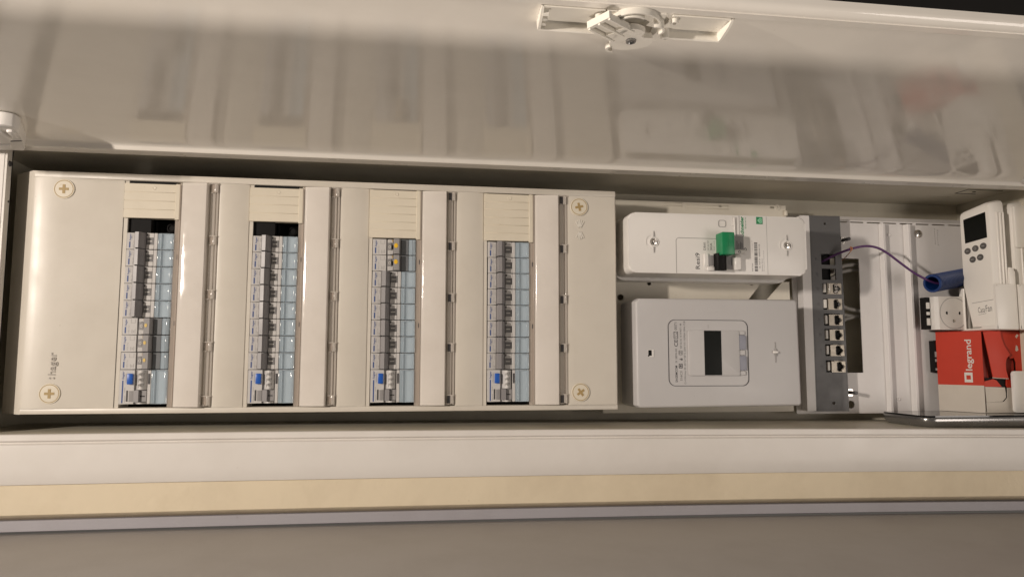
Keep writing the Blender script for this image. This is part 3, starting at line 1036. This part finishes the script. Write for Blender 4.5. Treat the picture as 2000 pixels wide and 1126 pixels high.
text('lettering', 'NF 60 947', (624.6, -12, 169.4), UPX, UPY, 11.4, 1.2, M['ink'], ms)
text('lettering', '30A', (628.8, -12, 169.4), UPX, UPY, 8.4, 2.4, M['ink'], ms)
text('lettering', '500 mA', (632.0, -12, 169.4), UPX, UPY, 11.4, 1.5, M['fade'], ms)
sq = MB().prism(rect(683, 690.8, 201.2, 209.6), -12.2, -11.95).build('emblem', M['greenprint'], ms)
b = MB()
hs = [(684.4, 205.4), (687, 208.2), (689.6, 208.2), (689.6, 202.6), (687, 202.6)]
b.prism(hs, -12.4, -12.15, holes=[[(685.8, 205.4), (687.4, 207.2), (688.8, 207.2), (688.8, 203.6), (687.4, 203.6)]])
b.prism(circle(687.6, 205.4, 0.9, 10), -12.4, -12.15)
b.build('house_mark', mat('pale_green_print', (0.35, 0.75, 0.5), 0.5), sq)
rows = []
z = 146.6
while z < 180:
    w = random.choice((0.35, 0.35, 0.7, 1.0))
    rows.append((679.6, z, z + w, 3.8))
    z += w + random.choice((0.4, 0.4, 0.8))
print_lines('barcode', ms, rows, M['ink'], -12.1)
text('lettering', '16 A4 01 000044 02', (686.6, -12, 150), UPX, UPY, 28, 1.7, M['ink'], ms)
text('lettering', 'R9FT630', (677.6, -12, 146.6), UPX, UPY, 9, 1.3, M['ink'], ms)
text('lettering', '17-029 4000 CF', (677.6, -12, 168), UPX, UPY, 14, 1.0, M['fade'], ms)
text('lettering', 'Schneider Electric', (689.2, -12, 146.6), UPX, UPY, 15, 1.1, M['ink'], ms)
text('lettering', '35 rue Joseph Monier Rueil', (691.4, -12, 146.6), UPX, UPY, 24, 1.1, M['fade'], ms)
MB().prism(circle(668.6, 171.4, 1.6, 14, 1.9), -12.2, -11.95, holes=[circle(668.6, 171.4, 1.0, 14, 1.3)]).build('printing', M['ink'], ms)

# ================================================================== METER
me_ = thing('electricity_meter', (640, 72, -7), 'pale grey electricity meter with blank dark display below the main switch', 'electricity meter')
b = MB().prism([(546.5, 115), (735, 116), (738.2, 113.5), (739.6, -4), (737, -6.6), (546, -7.6), (542.6, -5), (542.2, 111.5)], 2, 59.6, bev=2.6, seg=3, front_only=True)
b.build('housing', M['meter'], me_, ang=35)
w_ = MB().prism(rrect(579.6, 675.5, 16.2, 91.2, 8, 6), 1.5, 2.1, holes=[rrect(580.1, 675.0, 16.7, 90.7, 7.6, 6)]).build('window_edge', M['ink'], me_)
MB().prism(rrect(580.6, 674.5, 17.2, 90.2, 7.2, 6), 1.75, 2.2).build('window_panel', M['meter'], me_)
b = MB().prism(rrect(603, 664, 28, 79.2, 2.0, 4), -0.6, 2.1, bev=0.5, seg=2, front_only=True)
pn = b.build('display_panel', M['meter'], me_)
MB().box(621.5, 641.9, -0.85, -0.3, 28.6, 78.9).build('display', M['lcd'], me_)
b = MB()
for (za, zb) in ((57.6, 74), (34.0, 50.6)):
    b.prism([(664, za), (672.6, za), (672.6, zb - 1.2), (671, zb), (664, zb)], -0.2, 2, bev=0.5, seg=2, front_only=True)
    b.build('push_button', M['bluegrey'], me_)
    b = MB()
b = MB()
for (za, zb) in ((74.4, 79), (51.2, 57), (28.4, 33.4)):
    b.box(662.6, 671.4, 0.4, 2, za, zb, 0.5)
b.build('bezel', M['meter'], me_)
b = MB().box(555.6, 562.4, 1.4, 1.95, 49.0, 57.2)
b.build('seal_window', M['white'], me_)
b = MB().box(556.0, 559.8, 1.1, 1.5, 50.4, 56.6)
b.box(555.6, 557.0, 1.1, 1.5, 49.4, 51)
b.build('seal_hole', M['black'], me_)
b = MB()
b.box(707.9, 709.9, 0.3, 2, 50.6, 58.6, 0.4)
b.box(708.4, 709.2, 1.4, 2, 42.9, 66.4)
sl = b.build('sealing_slot', M['fade'], me_)
MB().box(705.4, 711.6, -0.6, 1.9, 53.4, 56.2, 0.6).build('sealing_screw', M['white'], me_)
L = M['ink']
text('lettering', 'SAGEMCOM', (590.0, 1.75, 20.8), UPX, UPY, 18.5, 2.5, L, me_, bold=0.02)
text('lettering', 'IV 180W-IH', (590.0, 1.75, 42.6), UPX, UPY, 15.5, 2.4, L, me_)
text('lettering', 'CE', (591.0, 1.75, 60.6), UPX, UPY, 8.0, 4.2, L, me_, bold=0.01)
MB().prism(rect(586.4, 591.2, 69.6, 77.6), 1.5, 1.75, holes=[rect(586.9, 590.7, 70.1, 77.1)]).build('printing', L, me_)
text('lettering', 'V a', (590.2, 1.75, 71), UPX, UPY, 5.2, 2.4, L, me_)
text('lettering', '0071', (590.2, 1.75, 79.4), UPX, UPY, 8.6, 2.9, L, me_)
text('lettering', 'S16C3', (595.6, 1.75, 22.6), UPX, UPY, 10.4, 2.5, L, me_)
MB().prism(rect(591.8, 596.0, 36.4, 41.4), 1.5, 1.75, holes=[rect(592.4, 595.4, 37.0, 40.8)]).build('printing', L, me_)
MB().prism(rect(593.2, 594.6, 37.8, 40.0), 1.5, 1.75).build('printing', L, me_)
MB().box(592.0, 596.2, 1.5, 1.75, 46.2, 46.6).build('printing', L, me_)
MB().prism(circle(595, 46.4, 1.2), 1.45, 1.75, holes=[circle(595, 46.4, 0.7)]).build('printing', L, me_)
MB().prism(rect(592.0, 596.0, 51.4, 56.2), 1.5, 1.75, holes=[rect(592.4, 595.6, 51.8, 55.8)]).build('printing', L, me_)
text('lettering', '3', (595.2, 1.75, 52.8), UPX, UPY, 1.8, 2.4, L, me_)
text('lettering', 'NF 02 05 15 074071 98', (595.6, 1.75, 58.8), UPX, UPY, 28, 1.9, L, me_)
text('lettering', 'C=1Wh/imp 20 -25°C/+55°C 230V 0.5-10(90)A 50Hz Cl.B', (600.0, 1.75, 18.6), UPX, UPY, 71, 2.0, L, me_)
text('lettering', 'LED', (628.5, 1.75, 81.4), UPX, UPY, 4.4, 1.5, M['fade'], me_)

# ================================================================== PATCH PANEL AND JACKS
pp = thing('patch_panel', (805, 72, -16), 'dark grey steel patch panel with a row of network jacks and a purple cable', 'patch panel')
jz = [(180.0, 165.4), (161.1, 146.3), (142.1, 128.2), (123.2, 108.6), (104.1, 88.7), (85.0, 70.0), (65.9, 50.7), (46.0, 30.6)]
hol = [circle(811.4, 218.2, 1.7, 12), circle(813.9, -7.2, 2.1, 12)]
for i, (a, c) in enumerate(jz):
    hol.append(rect(804.5 + 0.12 * i, 823.8 + 0.75 * i if i > 1 else 823.8, c + 0.3, a - 0.3))
b = MB().prism([(792.1, -17.1), (834.3, -17.4), (832.3, 228.6), (792.1, 228.2)], 58, 59.4, holes=hol)
b.build('front_plate', M['steel'], pp)
b = MB().prism([(792.1, -17.1), (792.1, 228.2), (790.3, 228.2), (790.3, -17.1)], 58.2, 71.5)
b.prism([(832.6, -17.1), (832.6, 228.2), (831, 228.2), (831, -17.1)], 59.6, 71.5)
b.build('flange', M['steel'], pp)
MB().prism(rect(778.5, 790.2, -16.6, 227.8), 58.2, 71.6).build('side_plate', M['steelplate'], pp)
b = MB()
for i, (a, c) in enumerate(jz):
    xx = 796.3 + 0.3 * i
    zc = (a + c) / 2
    b.box(xx, xx + 0.35, 57.85, 58.02, zc - 2.0, zc + 2.0)
    b.box(xx + 1.0, xx + 1.3, 57.85, 58.02, zc - 1.0, zc + 2.4)
    b.box(xx + 2.2, xx + 2.5, 57.85, 58.02, zc - 2.6, zc + 1.4)
b.build('printing', M['dark'], pp)
MB().box(806, 822, 67, 71, 30, 180).build('rear_box', M['black'], pp)


def jack(kind):
    """keystone jack authored with its latch at x=0 and lower edge at z=0"""
    o = thing('network_jack', (0, 45, 0), 'x', 'network jack')
    b = MB()
    x1 = 24.5
    xa = 6.0
    b.prism([(xa, 0.4), (x1, 0.4), (x1, 14.0), (xa, 14.0)], 43.0, 56,
            holes=[[(13.0, 2.6), (15.0, 1.2), (19.6, 1.2), (20.0, 4.2), (22.0, 4.6), (22.0, 5.8), (23.4, 5.8), (23.4, 8.6), (22.0, 8.6), (22.0, 9.8), (20.0, 10.2), (19.6, 13.2), (15.0, 13.2), (13.0, 11.8)]])
    b.build('shell', M['jack'], o)
    MB().box(12.8, 23.6, 46.5, 57, 1.0, 13.4).build('cavity', M['black'], o)
    g = MB()
    for i in range(8):
        g.box(13.2, 15.2, 45.2, 46.4, 3.0 + i * 1.1, 3.5 + i * 1.1)
    g.build('contact', M['fade'], o)
    l_ = MB().box(0.8, 4.2, 43.2, 47, 2.4, 13.2, 0.5)
    l_.build('latch', M['clip'], o)
    b = MB().box(-0.2, 5.6, 46.2, 48, 0.8, 14.6)
    b.build('latch_recess', M['black'], o)
    if kind == 'rings':
        r = MB()
        for i in range(6):
            r.box(14.2, 18.6, 41.4, 43.2, 2.0 + i * 1.9, 3.0 + i * 1.9, 0.3)
        r.box(7.2, 8.6, 42.2, 43.2, 1.2, 13.4, 0.3)
        r.build('metal_tongue', M['chrome'], o)
    return o


jl = ['topmost network jack, covered by bright metal tongues, below the two empty ports', 'second network jack from the top, catching the strip of light', 'third network jack from the top of the patch panel',
      'fourth network jack from the top of the patch panel', 'fifth network jack from the top of the patch panel', 'lowest network jack in the grey patch panel']
pj = jack('plain')
for i in range(6):
    a, c = jz[i + 2]
    if i == 0:
        o = jack('rings')
    else:
        o = pj if i == 1 else copy_tree(pj)
    o.location = Vector((804.6 + 0.13 * i + (0.6 if i == 5 else 0), 58, c - 0.1)) * S
    o['label'] = jl[i]
    o['group'] = 'network jacks in the patch panel'

# cables in the cut-out behind the plate
for i, (za, zb, ya, yb, lab) in enumerate(((160, 168, 76, 80, 'uppermost'), (152, 161, 80, 83, 'second from top'), (124, 113, 76, 80, 'third from top'), (110, 104, 79, 83, 'fourth from top'), (86, 99, 78, 82, 'lowest'))):
    t = MB().tube([(816, ya + 2, za - 1), (832, ya, za), (850, yb, zb), (885, yb + 2, zb + (zb - za) * 0.5)], 2.7, 10)
    tag(t.build('data_cable', M['cable'], origin=(850, 90, zb)), 'grey data cable in the plate cut-out, %s of five' % lab, 'cable', 'grey data cables behind the cut-out')

t = MB().tube([(808, 68, 170), (813, 60, 173), (822, 52, 178.5), (834, 42, 183.5), (852, 40, 187.6), (866, 38, 186.4), (880, 37, 180), (897, 35, 167), (913, 33, 155), (927, 31, 147), (937, 32, 143.5), (948, 34, 142), (970, 34, 144)], 1.45, 10)
pc = t.build('purple_cable', M['purple'], origin=(850, 40, 180))
tag(pc, 'thin purple cable arching from the patch panel into the blue conduit', 'cable')
t = MB().tube([(834, 41, 186.6), (835.6, 39, 184.5), (834.2, 40.2, 181.4), (834.2, 46, 178), (834.4, 58, 173), (834, 74, 168)], 0.55, 8)
t.lathe((834.3, 41.8, 183.8), (1, 0.05, 0.2), [(1.9, -0.8), (1.9, 0.8), (1.5, 0.8), (1.5, -0.8), (1.9, -0.8)], 12)
tag(t.build('copper_wire', M['copper'], origin=(834, 46, 178)), 'short bare copper wire wound round the purple cable', 'wire')

# ================================================================== CONDUIT
axc = Vector((0.90, 0.42, 0.16)).normalized()
prof = [(8.2, 60), (8.2, 1.0), (8.6, 0.0), (10.9, 0.0), (11.4, 0.8)]
h = 3.0
while h < 95:
    prof += [(11.4, h), (10.2, h + 0.5), (10.2, h + 1.5), (11.4, h + 2.0)]
    h += 3.3
b = MB().lathe((931.5, 25, 140.6), axc, prof, 28)
tag(b.build('conduit', M['conduit'], origin=(931.5, 25, 140)), 'short blue corrugated conduit with the purple cable entering it', 'conduit')

# ================================================================== SOCKETS
so = thing('wall_socket', (972, 60, 84), 'white wall socket module resting on the red box', 'socket')
hl = [circle(962.2, 105.3, 1.9, 14, 2.2), circle(980.2, 105.2, 1.9, 14, 2.2), circle(971.1, 95.4, 1.7, 12, 1.9)]
b = MB().prism(rrect(951.2, 994, 84.2, 126.2, 1.0, 3), 40, 52, holes=hl)
b.build('front_plate', M['socket'], so)
b = MB().prism([(951.2, 40.2), (946.8, 43), (946.8, 53), (951.2, 53)], 84.4, 126, axis='Z')
b.build('edge', M['white'], so)
n = 40
ring = circle(971.8, 105.2, 20, n)
ring2 = circle(971.8, 105.2, 19.3, n)
MB().prism(ring, 39.7, 40.1, holes=[ring2]).build('ring', M['fade'], so)
MB().box(956, 990, 41.2, 60, 88, 122).build('core', M['black'], so)
MB().cyl((971.1, 44, 95.4), (0, -1, 0), 1.2, 5, 10).build('earth_pin', M['jack'], so)
b = MB().box(940.2, 946.6, 50, 60, 85, 125.6)
b.build('claw', M['black'], so)
b = MB()
for (za, zb) in ((111, 119), (90, 99), (103, 107)):
    b.box(941.0, 945.6, 48.6, 50.4, za, zb, 0.3)
b.build('terminal', M['clip'], so)

so2 = thing('wall_socket', (966, 66, 30), 'second wall socket mostly hidden behind the red box, its black edge showing', 'socket')
b = MB().box(957.5, 963, 60.5, 70, 30.5, 71, 0.4)
b.box(963, 1000, 61, 70, 30, 71.5, 0.6)
b.build('claw', M['black'], so2)
b = MB()
for (za, zb) in ((44, 47.5), (50, 57), (33, 36)):
    b.box(958.0, 961.6, 59.8, 60.7, za, zb, 0.2)
b.build('terminal', M['fade'], so2)

# ================================================================== RED BOX
rb = thing('cardboard_box', (1005, 30, -18), 'torn red and white cardboard box with white lettering', 'box')
A, B = Vector((960, 60)), Vector((980.5, 8))
dirA = (B - A).normalized()
zr = 15.4


def side(u, z, d):
    """point on the left side of the box: u mm from the far edge, d mm outwards"""
    p = A + dirA * u
    nrm = Vector((-dirA.y, dirA.x)) * -1.0
    return (p.x + nrm.x * d, p.y + nrm.y * d, z)


LW = (B - A).length
b = MB().prism(rect(0, LW, zr, 82), -0.9, 0, fn=lambda a, c, d: side(a, c, d))
b.prism([(960, 60), (980.5, 8), (1045, 8), (1045, 60)], 81.2, 82.2, axis='Z')
b.build('side_red', M['red'], rb)
b = MB().prism(rect(0, LW, -17.4, zr), -0.9, 0, fn=lambda a, c, d: side(a, c, d))
b.build('side_white', M['board'], rb)
MB().prism([(961, 60), (981, 9), (1045, 9), (1045, 60)], -17.4, -16.4, axis='Z').build('bottom', M['board'], rb)
MB().box(983, 1045, 20, 21, -16, 81).build('inner_wall', M['redin'], rb)
# front face in torn pieces
b = MB().prism([(1006, 81.8), (1045, 82), (1045, 13.6), (1012, 13.2), (1010.6, 16), (1011.6, 24), (1016, 25), (1024, 26), (1026, 30), (1026, 44),
                (1024, 49), (1018, 48), (1015.4, 52.6), (1011.5, 60), (1007.5, 70)], 8, 8.9)
b.build('front_red', M['red'], rb)
b = MB().prism([(981, 20.4), (990, 22.4), (993.5, 23.4), (998, 21.6), (1002, 17), (1004.6, 13.8), (981, 14.2)], 8, 8.9)
b.build('front_red', M['red'], rb)
b = MB().prism([(982, 14.0), (1008.2, 13.2), (1009.0, 6), (1008.8, 1), (1004, -3.6), (982.8, -4.6)], 7.4, 8.4)
b.prism([(983, -4.8), (1006.5, -3.9), (1011.4, 0.6), (1012.2, 12.8), (1045, 13.2), (1045, -17.2), (983, -17.4)], 8, 8.9)
b.build('front_white', M['board'], rb)


def flapfn(a, c, d):
    t = (a - 984) / 26.0
    return (a, 8.4 - 3.2 * t + d + (0 if t > 0.15 else 0.8), c)


b = MB().prism([(984.4, 80.5), (1004.9, 81.8), (1005.6, 74), (1008.6, 64), (1015.2, 52.8), (1013, 50.6), (1010.4, 47.4), (1009.2, 42), (1009.3, 34), (1011.6, 24), (992.6, 25.4), (988, 55)],
               -0.4, 0.4, fn=flapfn)
b.build('flap', M['red'], rb)
b = MB().prism([(1009.6, 42), (1013, 50), (1018, 48.4), (1024, 49.2), (1026.2, 44), (1026.2, 30), (1024, 26), (1015, 25), (1011, 28)], 12, 13)
b.build('inner_flap', M['redin'], rb)
b = MB().prism([(984, 78), (991.6, 26.5), (992, 22), (983, 20.5)], 13, 14)
b.build('inner_flap', M['redin'], rb)
MB().prism([(983.5, 24.5), (1013, 25.5), (1014, 14), (1013, 0), (1004, -6), (985, -6)], 9.6, 10.2).build('tear_shade', M['black'], rb)  # black backing sheet stands in for the shade inside the torn opening
# torn paper spots and tear edge
b = MB()
b.prism([(1027.2, 75), (1029.8, 78.2), (1031.8, 76.4), (1030, 74.4), (1029, 72.8)], 7.85, 8.02)
b.prism([(1026.2, 58), (1027.6, 64.5), (1029.6, 63), (1030.4, 58.6), (1028, 56.8)], 7.85, 8.02)
b.build('torn_spot', M['board'], rb)
b = MB().tube([(991.5, 25.0, 6.8), (1000, 24.3, 6.4), (1011.6, 23.8, 5)], 0.45, 6, 3)
b.warp(lambda x, y, z: (x, z, y))
b.build('torn_edge', M['board'], rb)
bL = A + dirA * (LW * 0.775)
yd = (-dirA.x, -dirA.y, 0)
nf = Vector((0, 0, 1)).cross(Vector(yd))
text('lettering', 'legrand', (bL.x, bL.y, 33.4), (0, 0, 1), yd, 38, 7.6, M['clip'], rb, bold=0.014, lift=0.15)
b = MB().prism([(LW * 0.775, 19), (LW * 0.775, 31), (LW * 0.60, 31), (LW * 0.60, 19)], 0.05, 0.2, fn=lambda a, c, d: side(a, c, d),
               holes=[[(LW * 0.735, 22.4), (LW * 0.735, 27.6), (LW * 0.64, 27.6), (LW * 0.64, 22.4)]])
b.build('logo', M['clip'], rb)

# ================================================================== TABLET AND CARD
tb = thing('tablet', (968, 10, -32), 'black tablet with rounded silver edge lying under the red box', 'tablet')


def tab_outline(ins):
    return rrect(876 + ins, 1120, -24 + ins, 62 - ins, 15, 7)


b = MB()
lay = [(4.5, -31.5), (1.6, -28.5), (0.2, -24.5), (0.0, -21.0), (0.6, -19.6)]
bb_ = bmesh.new()
rings = [[bb_.verts.new((p[0], p[1], z)) for p in tab_outline(i)] for (i, z) in lay]
for a, c in zip(rings, rings[1:]):
    for i in range(len(a)):
        bb_.faces.new((a[i], a[(i + 1) % len(a)], c[(i + 1) % len(a)], c[i]))
bb_.faces.new(list(reversed(rings[0])))
bb_.faces.new(rings[-1])
b._merge(bb_)
b.build('casing', M['alu'], tb, ang=60)
MB().prism(tab_outline(0.3), -19.5, -17.7, axis='Z').build('screen', M['gloss_black'], tb)

cd = MB().prism(rrect(1014, 1070, -16.8, 33, 3, 5), 1, 4, bev=0.6, seg=2)
tag(cd.build('white_cover', M['white'], origin=(1040, 2, -17)), 'white rounded plastic cover leaning on the right side of the red box', 'cover')

# ================================================================== REMOTES AND CRADLES
def remote(plain=False):
    o = thing('remote_control', (1000, 18, 86), 'x', 'remote control')
    plan = [(988, 40), (988, -4), (989, -6.2), (991.5, -7.6), (995, -8.2), (1006, -7.6), (1009, -6), (1010, -2), (1010, 40), (1008, 41.5), (990, 41.5)]
    cx, cy = 999, 18
    b = bmesh.new()
    rings = []
    for (z, s, tilt) in ((87, 0.86, 0), (90, 0.93, 0), (110, 0.97, 0), (140, 1, 0), (226, 1, 0), (231, 0.985, 1), (234, 0.93, 1), (236, 0.80, 1)):
        ring = []
        for (x, y) in plan:
            px, py = cx + (x - cx) * (s if z > 200 else 1), cy + (y - cy) * s
            if z < 139:
                py = cy + (y - cy) * 1.0 if y < 18 else cy + (y - cy) * (0.42 + 0.58 * min(1, (z - 80) / 60.0))
                px = x
            dz = tilt * (3.0 - (y + 8) * 0.10) + tilt * (x - 988) * 0.18
            ring.append(b.verts.new((px, py, z + dz)))
        rings.append(ring)
    for a, c in zip(rings, rings[1:]):
        for i in range(len(a)):
            b.faces.new((a[i], a[(i + 1) % len(a)], c[(i + 1) % len(a)], c[i]))
    b.faces.new(list(reversed(rings[0])))
    b.faces.new(rings[-1])
    m_ = MB()
    m_._merge(b)
    m_.build('body', M['ivory'], o, ang=32)
    m_ = MB()
    for xx in (996.5, 1001.0, 1005.0):
        m_.box(xx, xx + 1.8, -9.4, -6, 96, 226, 0.5)
    m_.build('side_rib', M['ivory'], o)
    if plain:
        return o
    # face parts lie on x = 988, looking towards -X
    fx = lambda a, c, d: (988 - d, a, c)
    MB().prism([(-2.4, 195.3), (33.2, 193.2), (34.4, 223.8), (-1.6, 227.0)], 0.05, 0.5, fn=fx).build('screen', M['lcd'], o)
    for i, (y, z) in enumerate(((30, 183), (17, 184.6), (4.2, 185.8), (22.4, 171.4), (10, 172.6))):
        bt = MB().prism(circle(y, z, 5.2, 20, 4.0), 0.05, 1.0, fn=fx, bev=0.4, seg=1, front_only=False).build('push_button', M['button'], o)
        k = MB()
        if i == 1:
            k.prism(circle(y, z, 2.0, 12, 1.8), 1.0, 1.15, fn=fx, holes=[circle(y, z, 1.4, 12, 1.2)])
        else:
            k.prism(rect(y - 2.2, y + 2.2, z - 0.4, z + 0.4), 1.0, 1.15, fn=fx)
        k.build('button_mark', M['fade'], bt)
    MB().prism([(-9, 119.4), (28, 117.2), (28, 116.6), (-9, 118.8)], 0.03, 0.3, fn=fx).build('joint', M['fade'], o)
    text('lettering', 'Casa', (988, 18.5, 104.2), (0, -1, 0.03), (0, 0.15, 1), 10.6, 7.0, M['ink'], o, shear=0.2, bold=-0.005)
    text('lettering', 'Fan', (988, 6.6, 105.0), (0, -1, 0.03), (0, 0.15, 1), 10.0, 8.0, M['ink'], o, shear=0.2, bold=-0.005)
    MB().prism([(18.5, 102.0), (6, 103.2), (6, 102.9), (18.5, 101.7)], 0.03, 0.2, fn=fx).build('underline', M['ink'], o)
    return o


def cradle():
    o = thing('remote_holder', (1000, 18, 83), 'x', 'remote holder')
    b = MB()
    b.box(1010.5, 1014, -12, 46, 83, 152, 0.8)
    b.prism([(986, 83), (1014, 83), (1014, 136), (1008, 137.5), (991, 137.5), (986, 134)], -13.2, -10.6, bev=0.7)
    b.prism([(986, 83), (1014, 83), (1014, 136), (986, 137.5)], 43.0, 46.0, bev=0.7)
    b.prism([(1005.5, 136), (1014, 136), (1014, 152), (1011, 157), (1006.5, 158)], -12.6, -9.6, bev=0.5)
    b.box(985.4, 1014, -13, 46, 82.6, 85.4, 0.8)
    b.prism([(-13, 83), (-10, 83), (-10, 137), (-13, 137)], 984.6, 987, axis='X')
    b.box(984.8, 987.2, 37.5, 46, 83, 136.5, 0.8)
    b.box(984.8, 987.0, -13, 12, 83, 87.6, 0.6)
    b.build('pocket', M['ivory'], o, ang=32)
    return o


r1 = remote()
r1['label'] = 'ivory remote control with dark screen and five grey buttons in its holder'
c1 = cradle()
c1['label'] = 'ivory open holder gripping the remote with the five visible buttons'
r2 = remote(True)
r2.location.x += 0.0315
r2['label'] = 'second ivory remote control at the right edge, its face hidden by the first'
c2 = copy_tree(c1)
c2.location.x += 0.0315
c2['label'] = 'second ivory remote holder at the right edge, behind the first holder'
for o in (r1, r2):
    o['group'] = 'ivory remote controls'
for o in (c1, c2):
    o['group'] = 'ivory remote holders'
# plain cap panel of the second unit
b = MB().prism(rrect(1019.2, 1046, 182.4, 234.5, 2.0, 4), -11.2, -8.2, bev=0.6, seg=2)
b.build('back_cover', M['ivory'], r2)
